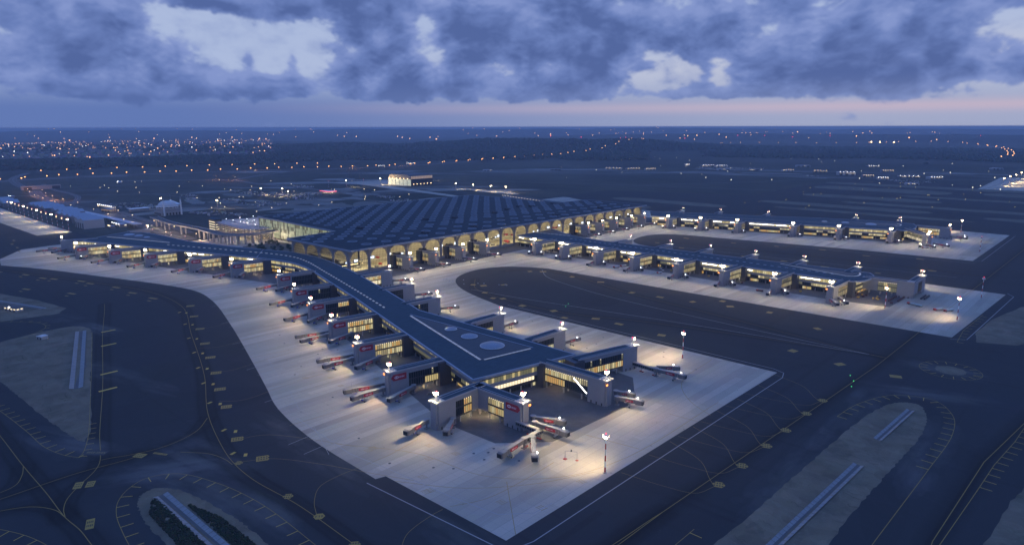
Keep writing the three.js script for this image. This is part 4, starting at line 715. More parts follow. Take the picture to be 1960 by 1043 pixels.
// --- the near pier and the left pier share one bent roof
const nearRoof = [...smooth([[-1054, 517], [-1012, 530], [-970, 535], [-912, 528], [-833, 506], [-704, 470]], 4), [-395, 375], [-372, 485], [-602, 487], [-707, 520], ...smooth([[-837, 558], [-914, 575], [-980, 585], [-1053, 582], [-1117, 562]], 4)];
const nearCore = [[-1050, 525], [-1010, 538], [-970, 543], [-912, 536], [-833, 514], [-704, 478], [-400, 386], [-380, 478], [-602, 480], [-707, 512], [-837, 550], [-914, 567], [-980, 577], [-1053, 574], [-1100, 560]];
const pNear = pier('near_pier', 'long blue roofed pier with triangular roof end in the foreground', [-660, 470], nearRoof, [
  [[-1030, 529], [-972, 540.5], { top: 'bright', low: 0.7, mid: 0.8 }], [[-972, 540.5], [-914, 534], { top: 'bright', low: 0.8, mid: 0.7 }],
  [[-914, 533.5], [-400, 383], { top: 'mid', mid: 0.15, low: 0.2 }], [[-393, 384], [-377, 474], { top: 'dim', mid: 0.9, low: 0.5, white: 1 }], [[-380, 481], [-602, 483], { top: 'mid' }], [[-602, 483], [-707, 515.5], { top: 'mid' }], [[-707, 515.5], [-837, 553.5], { top: 'mid' }]], { core: nearCore });
{
  const P = (b) => { const q = b.geo(); q.translate(-pNear.position.x, 0, -pNear.position.z); return q; };
  // the sunken dark triangle, its lit glass border and three round skylights
  const tri = [[-594, 466.5], [-424, 414], [-413, 471]];
  const td = part('roof_triangle', P(bag().slab(tri, 22.0, 22.2)), M.roofDark, pNear);
  const strip = (a, b, n, w, o) => { const l = Math.hypot(b[0] - a[0], b[1] - a[1]), an = Math.atan2(b[1] - a[1], b[0] - a[0]); for (let i = 0; i < n; i++) { const t = (i + 0.5) / n; const m = part('skylight_pane', new THREE.BoxGeometry(l / n * 0.88, 0.4, w), M.skylightLit, td); m.position.set(lerp(a[0], b[0], t) - pNear.position.x, 22.42, -lerp(a[1], b[1], t) - pNear.position.z); m.rotation.y = an; } };
  strip([-590, 464.5], [-425, 413.5], 14, 2.1); strip([-423, 416], [-413, 469], 12, 1.8);
  part('triangle_kerb', P(bag().ribbon([[-594, 467.5], [-413, 472.5]], 1.2, 22.5)), M.roofRim, td);
  const dome = (r) => new THREE.LatheGeometry([[r, 0], [r * 1.0, 0.5], [r * 0.94, 0.9], [r * 0.7, r * 0.13 + 0.9], [r * 0.35, r * 0.19 + 0.9], [0.001, r * 0.21 + 0.9]].map((p) => new THREE.Vector2(...p)), 28);
  const dm = std(0.22, 0.25, 0.29, 0.3, 0.1), rmm = std(0.45, 0.47, 0.5, 0.4, 0.2);
  for (const [u, v, r] of [[-517, 460, 6.2], [-484, 455.5, 8.2], [-446, 450, 11.8]]) { const d = part('round_skylight', dome(r), dm, pNear); d.position.set(u - pNear.position.x, 22.2, -v - pNear.position.z); const ring = part('skylight_rim', new THREE.TorusGeometry(r, 0.45, 6, 32).rotateX(Math.PI / 2), rmm, d); ring.position.y = 0.5; const rb = bag(); for (let i = 0; i < 12; i++) { const a = i / 12 * Math.PI * 2; rb.bar(new THREE.Vector3(Math.cos(a) * r * 0.94, 0.95, Math.sin(a) * r * 0.94), new THREE.Vector3(Math.cos(a) * r * 0.35, r * 0.19 + 0.95, Math.sin(a) * r * 0.35), 0.12, 4); } part('skylight_ribs', rb.geo(), rmm, d); }
  // rows of small lit roof lights along the middle
  const mid = smooth([[-1110, 535], [-1060, 552], [-1010, 560], [-955, 553], [-880, 533], [-760, 500], [-640, 466]], 10); let acc = 0;
  for (let i = 0; i < mid.length - 1; i++) { const [a, b] = [mid[i], mid[i + 1]], l = Math.hypot(b[0] - a[0], b[1] - a[1]); while (acc < l) { const t = acc / l; const m = part('roof_light', new THREE.BoxGeometry(4.6, 0.7, 2.0), M.skylightLit, pNear); m.position.set(lerp(a[0], b[0], t) - pNear.position.x, 22.3, -lerp(a[1], b[1], t) - pNear.position.z); m.rotation.y = Math.atan2(b[1] - a[1], b[0] - a[0]); acc += 11.5; } acc -= l; }
  for (let i = 0; i < 34; i++) { const t = rnd(), u = lerp(-900, -400, t), v = 528 - (u + 912) * -0.297 + rr(6, 40); if (v > 470 && u > -600) continue; const m = part('roof_vent', bag().cyl(0.5, 0.5, 0.5, 0, 0, 0, 8).box(1.3, 0.3, 1.3, 0, 0.5, 0).geo(), M.roofRim, pNear); m.position.set(u - pNear.position.x, 22, -v - pNear.position.z); }
}
const leftRoof = [[-1054.5, 517.5], [-1117.5, 562.5], [-1180, 540], [-1300, 510], [-1408, 505], [-1486, 494], [-1516, 472], [-1488, 416], [-1458, 378]];
const pLeft = pier('left_pier', 'blue roofed pier running left from the terminal corner', [-1280, 460], leftRoof, [
  [[-1452, 385], [-1060, 521], { top: 'bright', mid: 0.35, low: 0.3, dots: 0.8, strip: 0.5 }], [[-1480, 418], [-1456, 384], { top: 'bright', mid: 0.8 }]], { core: [[-1064, 524], [-1118, 552], [-1180, 532], [-1300, 502], [-1408, 497], [-1480, 488], [-1506, 470], [-1482, 420], [-1452, 390]] });
{
  const tri = [[-1480, 426], [-1310, 482], [-1490, 484]], P = (b) => { const q = b.geo(); q.translate(1280, 0, 460); return q; };
  const td = part('roof_triangle', P(bag().slab(tri, 22, 22.2)), M.roofDark, pLeft);
  for (let i = 0; i < 13; i++) { const t = (i + 0.5) / 13, m = part('skylight_pane', new THREE.BoxGeometry(12, 0.4, 2.6), M.skylightLit, td); m.position.set(lerp(-1476, -1312, t) + 1280, 22.42, -lerp(424, 479, t) + 460); m.rotation.y = Math.atan2(56, 170); }
  for (const [u, v, r] of [[-1470, 462, 10], [-1442, 470, 7.5], [-1410, 474, 5.6]]) { const d = part('round_skylight', new THREE.LatheGeometry([[r, 0], [r, 0.6], [r * 0.7, r * 0.15 + 0.6], [0.001, r * 0.2 + 0.8]].map((p) => new THREE.Vector2(...p)), 24), M.fascia, pLeft); d.position.set(u + 1280, 22.2, -v + 460); }
  for (let i = 0; i < 15; i++) { const t = i / 14, m = part('roof_light', new THREE.BoxGeometry(4.4, 0.7, 2), M.skylightLit, pLeft); m.position.set(lerp(-1290, -1128, t) + 1280, 22.3, -lerp(468, 529, t) + 460); m.rotation.y = 0.36; }
}
const p2roof = [[-897, 978], [-300, 985], ...smooth([[-283, 984], [-272, 1000], [-268, 1022], [-270, 1045], [-280, 1062]], 4), [-327, 1061], [-420, 1052], [-540, 1043], [-736, 1036], [-810, 1043], [-897, 1088]];
const pMid = pier('middle_pier', 'straight blue roofed pier from the terminal front to a rounded tip', [-590, 1015], p2roof, [
  [[-900, 983], [-302, 990], { top: 'bright', mid: 0.45, low: 0.35, strip: 0.75, dots: 0.3 }], [[-302, 990], [-281, 991], { top: 'bright' }], [[-281, 991], [-276, 1050], { top: 'bright', mid: 1, low: 0.8, band: M.dark }], [[-282, 1056], [-540, 1039], { top: 'mid' }], [[-540, 1039], [-736, 1032], { top: 'mid' }]], { core: [[-900, 988], [-302, 995], [-284, 996], [-280, 1046], [-330, 1054], [-540, 1035], [-736, 1028], [-810, 1034], [-900, 1060]] });
{
  const P = (b) => { const q = b.geo(); q.translate(590, 0, 1015); return q; };
  part('roof_triangle', P(bag().slab([[-400, 1040], [-296, 1016], [-290, 1050]], 22, 22.2)), M.roofDark, pMid);
  part('skylight_pane', P(bag().ribbon([[-402, 1040], [-296, 1015]], 2.4, 22.5)), M.skylightLit, pMid); part('skylight_pane', P(bag().ribbon(smooth([[-296, 1015], [-288, 1022], [-286, 1036], [-290, 1050]], 5), 2.6, 22.5)), M.skylightLit, pMid);
  part('roof_wedge', P(bag().slab([[-895, 1030], [-815, 1040], [-895, 1084]], 22, 22.25)), M.roofDark, pMid); for (let i = 0; i < 9; i++) { const m = part('skylight_pane', new THREE.BoxGeometry(7.5, 0.4, 1.8), M.skylightLit, pMid); m.position.set(-890 + i * 9 + 590, 22.45, -(1029 + i * 1.2) + 1015); }
  for (let i = 0; i < 44; i++) { const m = part('roof_light', new THREE.BoxGeometry(4.2, 0.7, 1.9), M.roofRim, pMid); m.position.set(-790 + i * 11 + 590, 22.3, -(1012 + i * 0.12) + 1015); }
}
const p3roof = [[-864, 1412], [-745, 1446], [-525, 1506], [-370, 1550], ...smooth([[-351, 1560], [-347, 1595], [-352, 1640], [-366, 1676]], 4), [-418, 1679], [-573, 1632], [-676, 1582], [-792, 1540], [-914, 1490]];
const pFar = pier('far_pier', 'farthest blue roofed pier stretching right from the far terminal corner', [-620, 1540], p3roof, [
  [[-862, 1418], [-745, 1451], { top: 'bright', mid: 0.45, low: 0.4, strip: 0.8 }], [[-745, 1451], [-525, 1511], { top: 'bright', mid: 0.45, low: 0.4, strip: 0.8 }], [[-525, 1511], [-372, 1555], { top: 'bright', mid: 0.6, low: 0.5, dots: 1 }], [[-356, 1562], [-352, 1640], { top: 'bright', mid: 0.9 }]], { core: [[-864, 1422], [-745, 1456], [-525, 1516], [-374, 1560], [-358, 1600], [-372, 1668], [-418, 1672], [-573, 1625], [-676, 1575], [-792, 1532], [-905, 1485]] });
{
  const P = (b) => { const q = b.geo(); q.translate(620, 0, 1540); return q; };
  part('roof_triangle', P(bag().slab([[-520, 1600], [-385, 1612], [-392, 1655]], 22, 22.2)), M.roofDark, pFar);
  part('skylight_pane', P(bag().ribbon(smooth([[-385, 1612], [-380, 1622], [-382, 1642], [-392, 1655]], 5), 2.6, 22.5)), M.skylightLit, pFar); part('skylight_pane', P(bag().ribbon([[-800, 1470], [-400, 1600]], 1.4, 22.4)), M.skylightLit, pFar);
  for (const [u, v, r] of [[-430, 1600, 11], [-480, 1592, 8], [-520, 1580, 6]]) { const d = part('round_skylight', new THREE.LatheGeometry([[r, 0], [r, 0.7], [r * 0.7, r * 0.16 + 0.7], [0.001, r * 0.22 + 0.9]].map((p) => new THREE.Vector2(...p)), 24), M.fascia, pFar); d.position.set(u + 620, 22.2, -v + 1540); }
}
const p5 = pier('rear_pier', 'strip of blue pier roof with small lights behind the terminal roof', [-1320, 1500], [[-1434, 1500], [-1213, 1449], [-1100, 1440], [-1110, 1500], [-1233, 1510], [-1485, 1560]], [], { core: [[-1430, 1506], [-1213, 1456], [-1108, 1448], [-1116, 1492], [-1233, 1502], [-1478, 1552]] });
for (let i = 0; i < 18; i++) { const t = i / 17, m = part('roof_light', new THREE.BoxGeometry(4, 0.8, 2), M.paneWhite, p5); m.position.set(lerp(-1470, -1225, t) + 1320, 22.4, -lerp(1535, 1478, t) + 1500); m.rotation.y = -0.22; }

// --- gate fingers
const gF = 'gate fingers along the near pier', gB = 'boarding bridges on the near pier';
const NL = [[-898, 470, 'off', 'off'], [-803, 440, 'off', 'off'], [-723, 416, 'half', 'off'], [-637, 390, 'lit', 'lit'], [-549, 363, 'lit', 'lit'], [-462, 336, 'off', 'half']];
NL.forEach(([u, v, up, low], i) => {
  finger(u + 9, v + 51, -100 * rad, 52.5, { up, low, orange: 1, under: 1, sign: 3, group: gF, label: `${ORD[i]} grey gate finger from the terminal end on the near pier's left side` });
  const w = `the ${ORD[i]} gate finger on the near pier's left side`;
  if (i >= 3) { bridge(u - 13, v + 6, -109, 34, { group: gB, label: `outermost long white boarding bridge at ${w}` }); bridge(u - 4.5, v - 1.5, -94, 29, { group: gB, label: `middle white boarding bridge at ${w}` }); bridge(u + 11, v + 20, -76, 32, { group: gB, label: `inner side white boarding bridge at ${w}` }); }
  else { bridge(u - 12, v + 4, -89, 29, { group: gB, label: `outer white boarding bridge at ${w}` }); bridge(u + 6, v + 21, -70, 34, { group: gB, label: `inner white boarding bridge at ${w}` }); }
});
finger(-381, 371, -90 * rad, 52, { link: 1, up: 'half', low: 'half', orange: 0, sign: 0, under: 1, group: gF, label: 'left arm of the right angled gate finger at the near pier tip' });
finger(-380, 367.3, 0, 52, { link: 1, up: 'lit', low: 'lit', orange: -1, sign: 1, under: 1, group: gF, label: 'right arm of the right angled gate finger at the near pier tip' });
finger(-378, 450, 0, 70, { up: 'lit', low: 'half', stair: 1, orange: 1, sign: 0, under: 1, group: gF, label: 'gate finger with a lit escalator line on the end of near pier' });
finger(-362, 476, 76.5 * rad, 72, { up: 'off', low: 'lit', orange: -1, sign: 0, group: gF, label: 'longest gate finger slanting off the right corner of near pier' });
[[-432, 490, 88, 50, 'off', 'lit'], [-520, 490, 90, 51, 'off', 'lit'], [-637, 496, 85, 48, 'off', 'off'], [-717, 520, 85, 48, 'off', 'off'], [-812, 552, 84, 50, 'lit', 'white']].forEach(([u, v, a, L, up, low], i) => {
  finger(u, v, a * rad, L, { up, low, orange: -1, sign: 0, group: gF, label: `${ORD[i]} gate finger from the tip on the near pier's right side` });
  const e = [u + Math.cos(a * rad) * (L - 2), v + Math.sin(a * rad) * (L - 2)];
  bridge(e[0] - 2, e[1] + 6, [85, 93, 64, 67, 65][i], 22, { blue: 0, light: 1, group: gB, label: `boarding bridge with red board at the ${ORD[i]} right side finger from the pier tip` });
});
bridge(-387, 317, -80, 22, { group: gB, label: 'boarding bridge off the outer end of the left tip arm' });
bridge(-373, 332, -56, 21, { group: gB, label: 'short boarding bridge beside the inner wall of the left tip arm' });
bridge(-330, 378, 24, 24, { blue: 0, light: -1, group: gB, label: 'upper boarding bridge with bright lamp at the right tip arm' });
bridge(-322, 371, 6, 28, { blue: 0, light: -1, group: gB, label: 'lower boarding bridge with bright lamp at the right tip arm' });
bridge(-309, 344, -84, 27, { blue: 0, group: gB, label: 'boarding bridge with red board at the end of the bent walkway' });
bridge(-306, 350, -46, 29, { blue: 0, light: -1, group: gB, label: 'plain white boarding bridge branching right from the bent walkway' });
bridge(-312, 466, 23, 14, { blue: 0, light: -1, group: gB, label: 'short stub boarding bridge above the escalator gate finger end' });
bridge(-304, 456, 18, 20, { blue: 0, light: -1, group: gB, label: 'boarding bridge with red board below the escalator gate finger end' });
bridge(-316, 538, 5, 27, { blue: 0, light: -1, group: gB, label: 'boarding bridge at the end of the long elevated walkway' });
bridge(-318, 546, 40, 17, { blue: 0, light: -1, group: gB, label: 'shorter boarding bridge beside the long elevated walkway end' });
// fixed elevated walkways
function walkway(label, pts, y0 = 4.3) {
  const g = thing('elevated_walkway', label, 'walkway', [pts[0][0], pts[0][1]]), ox = pts[0][0], oz = -pts[0][1];
  pts.slice(1).forEach((b, i) => {
    const a = pts[i], l = Math.hypot(b[0] - a[0], b[1] - a[1]), an = Math.atan2(b[1] - a[1], b[0] - a[0]); const at = (m) => { m.position.set(a[0] - ox, 0, -a[1] - oz); m.rotation.y = an; return m; };
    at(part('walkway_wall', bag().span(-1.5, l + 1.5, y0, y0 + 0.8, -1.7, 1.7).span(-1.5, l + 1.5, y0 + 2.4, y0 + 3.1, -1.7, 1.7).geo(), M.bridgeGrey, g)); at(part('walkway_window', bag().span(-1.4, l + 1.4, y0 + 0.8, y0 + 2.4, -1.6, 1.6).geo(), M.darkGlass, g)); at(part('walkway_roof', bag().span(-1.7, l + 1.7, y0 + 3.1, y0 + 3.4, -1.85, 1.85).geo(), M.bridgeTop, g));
    const f = bag(); for (let x = 0; x <= l; x += 2.5) f.span(x - 0.1, x + 0.1, y0 + 0.7, y0 + 2.5, -1.68, 1.68); at(part('window_posts', f.geo(), M.steel, g));
    for (const x of [l * 0.5, l - 1]) { at(part('support_post', bag().cyl(0.4, 0.4, y0, x, 0.3, 0, 8).geo(), M.steel, g)); at(part('post_base', bag().box(4.2, 0.7, 1.4, x, 0.03, 0).geo(), M.redPaint, g)); }
  });
}
walkway('bent white elevated walkway on posts beyond the right tip arm', [[-332, 363], [-310, 363], [-309, 345]]);
walkway('long straight elevated walkway on posts from the slanting gate finger', [[-348, 540], [-317, 538]]);
// left pier
const gL = 'gate fingers along the left pier', gLB = 'boarding bridges on the left pier';
[[-1390, 345], [-1304, 373], [-1220, 402], [-1122, 435], [-1034, 463]].forEach(([u, v], i) => {
  finger(u + 7, v + 52, -98 * rad, 52, { up: 'lit', low: 'lit', amber: 0.1, wide: 5, big: 1.35, orange: 1, sign: 3, under: 1, power: 3000, group: gL, label: `${ORD[i]} lit gate finger with red board from the left pier's far tip` });
  bridge(u - 8, v + 2, -74, 28, { group: gLB, label: `outer boarding bridge at the ${ORD[i]} finger from the left pier's far tip` });
  bridge(u + 6, v + 21, -43, 27, { group: gLB, light: i === 0 ? 1 : 0, label: `inner boarding bridge at the ${ORD[i]} finger from the left pier's far tip` });
});
finger(-1466, 402, -112 * rad, 58, { up: 'white', low: 'white', orange: 1, sign: 0, group: gL, label: 'gate building at the very tip of the left pier' });
for (const [u, v, a, l, t] of [[-1495, 338, -100, 26, 'leftmost'], [-1500, 352, -140, 24, 'second leftmost'], [-1478, 352, -62, 26, 'third leftmost']]) bridge(u, v, a, l, { group: gLB, blue: 0, label: `${t} boarding bridge at the left pier tip building` });
finger(-1515, 478, 100 * rad, 40, { up: 'off', low: 'off', orange: 0, sign: 0, group: gL, label: 'gate finger behind the left pier roof with a lit roof end' });
// middle pier
const gM = 'gate fingers along the middle pier', gMB = 'boarding bridges on the middle pier';
[-809, -745, -671, -598, -518, -442, -365, -289].forEach((u, i) => {
  finger(u, 984, -91 * rad, 58, { up: i % 2 ? 'lit' : 'dim', low: 'lit', wide: 7, big: 1.3, amber: 0.08, orange: 1, sign: 0, under: 1, power: 3000, group: gM, label: `${ORD[i]} gate finger from the terminal on the middle pier's near side` });
  bridge(u - 6, 934, i < 7 ? -75 : -50, i < 2 ? 20 : 32, { group: gMB, light: i < 2 ? 1 : 0, blue: 0, label: `left boarding bridge at the ${ORD[i]} near side finger of the middle pier` });
  bridge(u + 7, 942, -50, i < 7 ? 19 : 22, { group: gMB, light: 1, blue: 0, label: `right boarding bridge at the ${ORD[i]} near side finger of the middle pier` });
});
[-702, -618, -542, -462, -384, -305].forEach((u, i) => finger(u, 1036 + i * 2.5, 90 * rad, 46, { up: 'dim', low: 'dim', orange: 0, sign: 0, power: 2200, group: gM, label: `${ORD[i]} gate finger from the terminal on the middle pier's far side` }));
finger(-274, 1030, 4 * rad, 58, { link: 1, up: 'dim', low: 'dim', lamp: 0, orange: 0, sign: 0, group: gM, label: 'glazed gate building extending beyond the middle pier tip' });
finger(-219, 1036, 90 * rad, 56, { link: 1, up: 'dim', low: 'dim', orange: 0, sign: 0, group: gM, label: 'glass gate finger turning back at the middle pier far end' });
// far pier
const gR = 'gate fingers along the far pier', gRB = 'boarding bridges on the far pier';
[-806, -735, -658, -548, -463, -372].forEach((u, i) => {
  const v = 1414 + (u + 864) * 0.277; finger(u, v, -84 * rad, 47, { up: 'lit', low: 'lit', orange: 1, sign: 0, wide: 7, big: 1.3, amber: 0.08, under: i % 2, power: 3000, group: gR, label: `${ORD[i]} gate finger from the terminal on the far pier's near side` });
  bridge(u - 2, v - 42, -72, 26, { group: gRB, blue: 0, light: i < 2 ? 1 : 0, label: `left boarding bridge at the ${ORD[i]} near side finger of the far pier` });
  bridge(u + 13, v - 34, -48, 18, { group: gRB, blue: 0, light: 1, label: `right boarding bridge at the ${ORD[i]} near side finger of the far pier` });
});
[[-850, 1516], [-765, 1552], [-660, 1588], [-482, 1658], [-395, 1676]].forEach(([u, v], i) => finger(u, v, 100 * rad, 40, { up: 'off', low: 'off', orange: 0, sign: 0, group: gR, label: `${ORD[i]} gate finger from the terminal on the far pier's hidden side` }));
finger(-356, 1586, -52 * rad, 92, { up: 'dim', low: 'white', orange: -1, sign: 0, power: 3200, group: gR, label: 'long gate building slanting off the far pier tip' });
finger(-352, 1650, 0, 62, { up: 'lit', low: 'lit', orange: 1, sign: 0, group: gR, label: 'gate finger beyond the far pier tip with lit windows' });
for (const [u, v, a, l, t] of [[-288, 1654, 20, 26, 'upper'], [-286, 1640, 0, 26, 'middle'], [-292, 1520, -20, 26, 'lower'], [-300, 1502, -50, 24, 'lowest'], [-312, 1496, -75, 22, 'leftmost']]) bridge(u, v, a, l, { group: gRB, blue: 0, light: -1, label: `${t} boarding bridge at the far pier tip buildings` });
// short gate buildings on the terminal front
[[688, -869], [744, -867], [806, -868], [866, -864], [1172, -868], [1224, -868], [1278, -862], [1338, -862], [1394, -866]].forEach(([v], i) => {
  const g = finger(-906, v, 0, 40, { up: 'dim', low: 'lit', orange: 1, sign: 0, power: 2400, group: 'gate buildings on the terminal front', label: `${ORD[i]} glazed gate building from the left on the terminal's arched front` });
  part('rear_tower', bag().box(9, 26, 9.6, 1, 0.05, 0).geo(), M.dark, g);
  bridge(-862, v - 6, i < 4 ? 18 : 30, 24, { group: 'boarding bridges on the terminal front', blue: 0, light: 1, label: `red boarded bridge at the ${ORD[i]} gate building on the terminal front` });
});

// --- tall floodlight masts, red and white
function mast(u, v, lit, label, h = 26, facing = 180, k = 5200, group) {
  const g = thing('floodlight_mast', label, 'light mast', [u, v], facing * rad, group), n = 6;
  for (let i = 0; i < n; i++) part('pole_band', bag().cyl(0.48 - i * 0.03, 0.45 - i * 0.03, h / n, 0, i * h / n, 0, 8).geo(), i % 2 ? M.white : M.redPaint, g);
  part('mast_foot', bag().box(2.2, 0.5, 2.2, 0, 0.02, 0).geo(), M.concreteWall, g); part('crossarm', bag().box(0.4, 0.4, 5.2, 0, h, 0).box(0.4, 2, 0.4, 0, h, 0).geo(), M.steel, g);
  for (const y of [-105, -36, 36, 105]) { const hd = part('lamp_housing', new THREE.BoxGeometry(0.5, 1.9, 2.4), M.floodBack, g); hd.rotation.set(0, y * rad, -0.3, 'YXZ'); hd.position.set(Math.cos(y * rad) * 1.3, h + 0.6, -Math.sin(y * rad) * 1.3); if (lit) { const f = part('flood_lamp', new THREE.BoxGeometry(0.14, 1.7, 2.2), M.flood, hd); f.position.set(0.33, 0, 0); } }
  const rb = part('obstruction_lamp', beacon, M.redLamp, g); rb.position.set(0, h + 2.9, 0);
  if (lit) spotLight(new THREE.Vector3(u + Math.cos(facing * rad) * 2.2, h - 0.6, -v - Math.sin(facing * rad) * 2.2), new THREE.Vector3(Math.cos(facing * rad) * 0.86, -0.52, -Math.sin(facing * rad) * 0.86), k * 1.3, 76, undefined, 1);
  return g;
}
mast(-244, 354, 1, 'lit red and white floodlight mast at the near apron corner'); mast(-323, 600, 1, 'lit red and white floodlight mast right of the slanting gate finger', 26, 200);
mast(-229, 953, 1, 'lit floodlight mast beside the parked carts at middle pier tip'); mast(-149, 953, 1, 'lit floodlight mast at the lower corner of the middle apron');
mast(-148, 1102, 0, 'unlit striped mast with red lamp on the middle apron edge'); mast(-292, 1769, 1, 'lit floodlight mast farthest right behind the far pier'); mast(-300, 1500, 1, 'lit floodlight mast in front of the far pier tip'); mast(-216, 1515, 0, 'unlit striped mast with red lamp on the far apron edge');
for (let i = 0; i < 14; i++) { const t = i / 13; const u = lerp(-2356, -1785, t); mast(u, 437, i % 3 === 1 ? 1 : 0, `${ORD[i]} mast from the left in the row on the remote apron`, 27, -90, 9000, 'masts on the remote apron'); if (i % 3 !== 1) { const g = scene.children.findLast((o) => o.name.startsWith('floodlight_mast')); const f = part('flood_lamp', new THREE.BoxGeometry(0.6, 1.1, 4), M.warmLamp, g); f.position.set(0.9, 26.4, 0); } }
// ---------------------------------------------------------------- landside: garage, viaduct, roads, mosque, sheds, hangar
const roadMat = std(1, 1, 1, 0.9, 0, { map: dirtTex(0.07, 0.12, 80, [1.05, 1, 0.95]) });
const road = (pts, w, y = -0.15, lanes = true) => { const m = struct(bag().ribbon(pts, w, y).build('road', roadMat)); if (lanes) for (const o of [-0.42, -0.02, 0.02, 0.42]) bag().ribbon(pts.map((p, i) => { const a = pts[Math.max(0, i - 1)], b = pts[Math.min(pts.length - 1, i + 1)], l = Math.hypot(b[0] - a[0], b[1] - a[1]); return [p[0] - (b[1] - a[1]) / l * o * w, p[1] + (b[0] - a[0]) / l * o * w]; }), 0.4, y + 0.04).build('lane_line', M.whiteLine, m); return m; };
const access = smooth([[-3069, 655], [-2750, 605], [-2366, 590], [-2139, 606], [-1869, 590], [-1687, 588], [-1552, 577], [-1450, 572], [-1410, 590]], 8); road(access, 42);
const access2 = smooth([[-2366, 590], [-2100, 640], [-1960, 632], [-1771, 624], [-1640, 622], [-1560, 612]], 8); road(access2, 22);
road(smooth([[-3129, 655], [-3500, 690], [-3900, 760], [-4300, 900]], 6), 34); road(smooth([[-2366, 590], [-2700, 700], [-3058, 718], [-3400, 760]], 6), 18);
const HIGHWAY = smooth([[-3660, 300], [-3685, 671], [-3809, 897], [-3764, 1225], [-3688, 1451], [-3630, 1791], [-3497, 2097], [-3356, 2354], [-3343, 2732], [-3430, 3262], [-3537, 3913], [-3640, 4500]], 8);
road(HIGHWAY, 46);
road(smooth([[-3250, 1200], [-3003, 1393], [-2800, 1377], [-2477, 1388], [-2200, 1400], [-1900, 1420]], 6), 26); road(smooth([[-3003, 1393], [-3228, 1645], [-3400, 2000], [-3330, 2400]], 6), 26); road(smooth([[-2880, 540], [-2500, 1000], [-2300, 1140], [-2000, 1250], [-1700, 1330]], 6), 16, -0.14, false);
road(smooth([[-1800, 3300], [-1400, 3420], [-1000, 3380], [-700, 3480], [-300, 3900]], 6), 18, -0.14, false);
// viaduct in front of the garage
const VIA = smooth([[-1760, 612], [-1627, 596], [-1462, 601], [-1419, 599], [-1368, 600], [-1334, 613], [-1320, 634], [-1317, 662], [-1337, 724], [-1400, 780]], 5);
{
  const g = thing('viaduct', 'curved elevated road on tall pillars in front of the garage', 'viaduct', [-1400, 640]); const P = (b) => { const q = b.geo(); q.translate(1400, 0, 640); return q; };
  const L = VIA.map((p, i) => { const a = VIA[Math.max(0, i - 1)], b = VIA[Math.min(VIA.length - 1, i + 1)], l = Math.hypot(b[0] - a[0], b[1] - a[1]); return [-(b[1] - a[1]) / l, (b[0] - a[0]) / l]; });
  const off = (o) => VIA.map((p, i) => [p[0] + L[i][0] * o, p[1] + L[i][1] * o]), poly = [...off(9), ...off(-9).reverse()];
  part('deck', P(bag().slab(poly, 17.6, 19.4)), M.concreteWall, g); part('road_surface', P(bag().ribbon(VIA, 16, 19.44)), roadMat, g);
  for (const s of [-9, 9]) { const o = off(s), b = bag(); for (let i = 0; i < o.length - 1; i++) { const l = Math.hypot(o[i + 1][0] - o[i][0], o[i + 1][1] - o[i][1]); b.add(new THREE.BoxGeometry(l + 0.2, 1.3, 0.4).rotateY(Math.atan2(o[i + 1][1] - o[i][1], o[i + 1][0] - o[i][0])).translate((o[i][0] + o[i + 1][0]) / 2, 20.0, -(o[i][1] + o[i + 1][1]) / 2)); } part('parapet', P(b), M.concreteWall, g); }
  for (let i = 2; i < VIA.length - 1; i += 3) for (const s of [-5, 5]) part('pillar', P(bag().box(2.6, 17.6, 2.6, VIA[i][0] + L[i][0] * s, 0, -(VIA[i][1] + L[i][1] * s))), M.concreteWall, g);
}
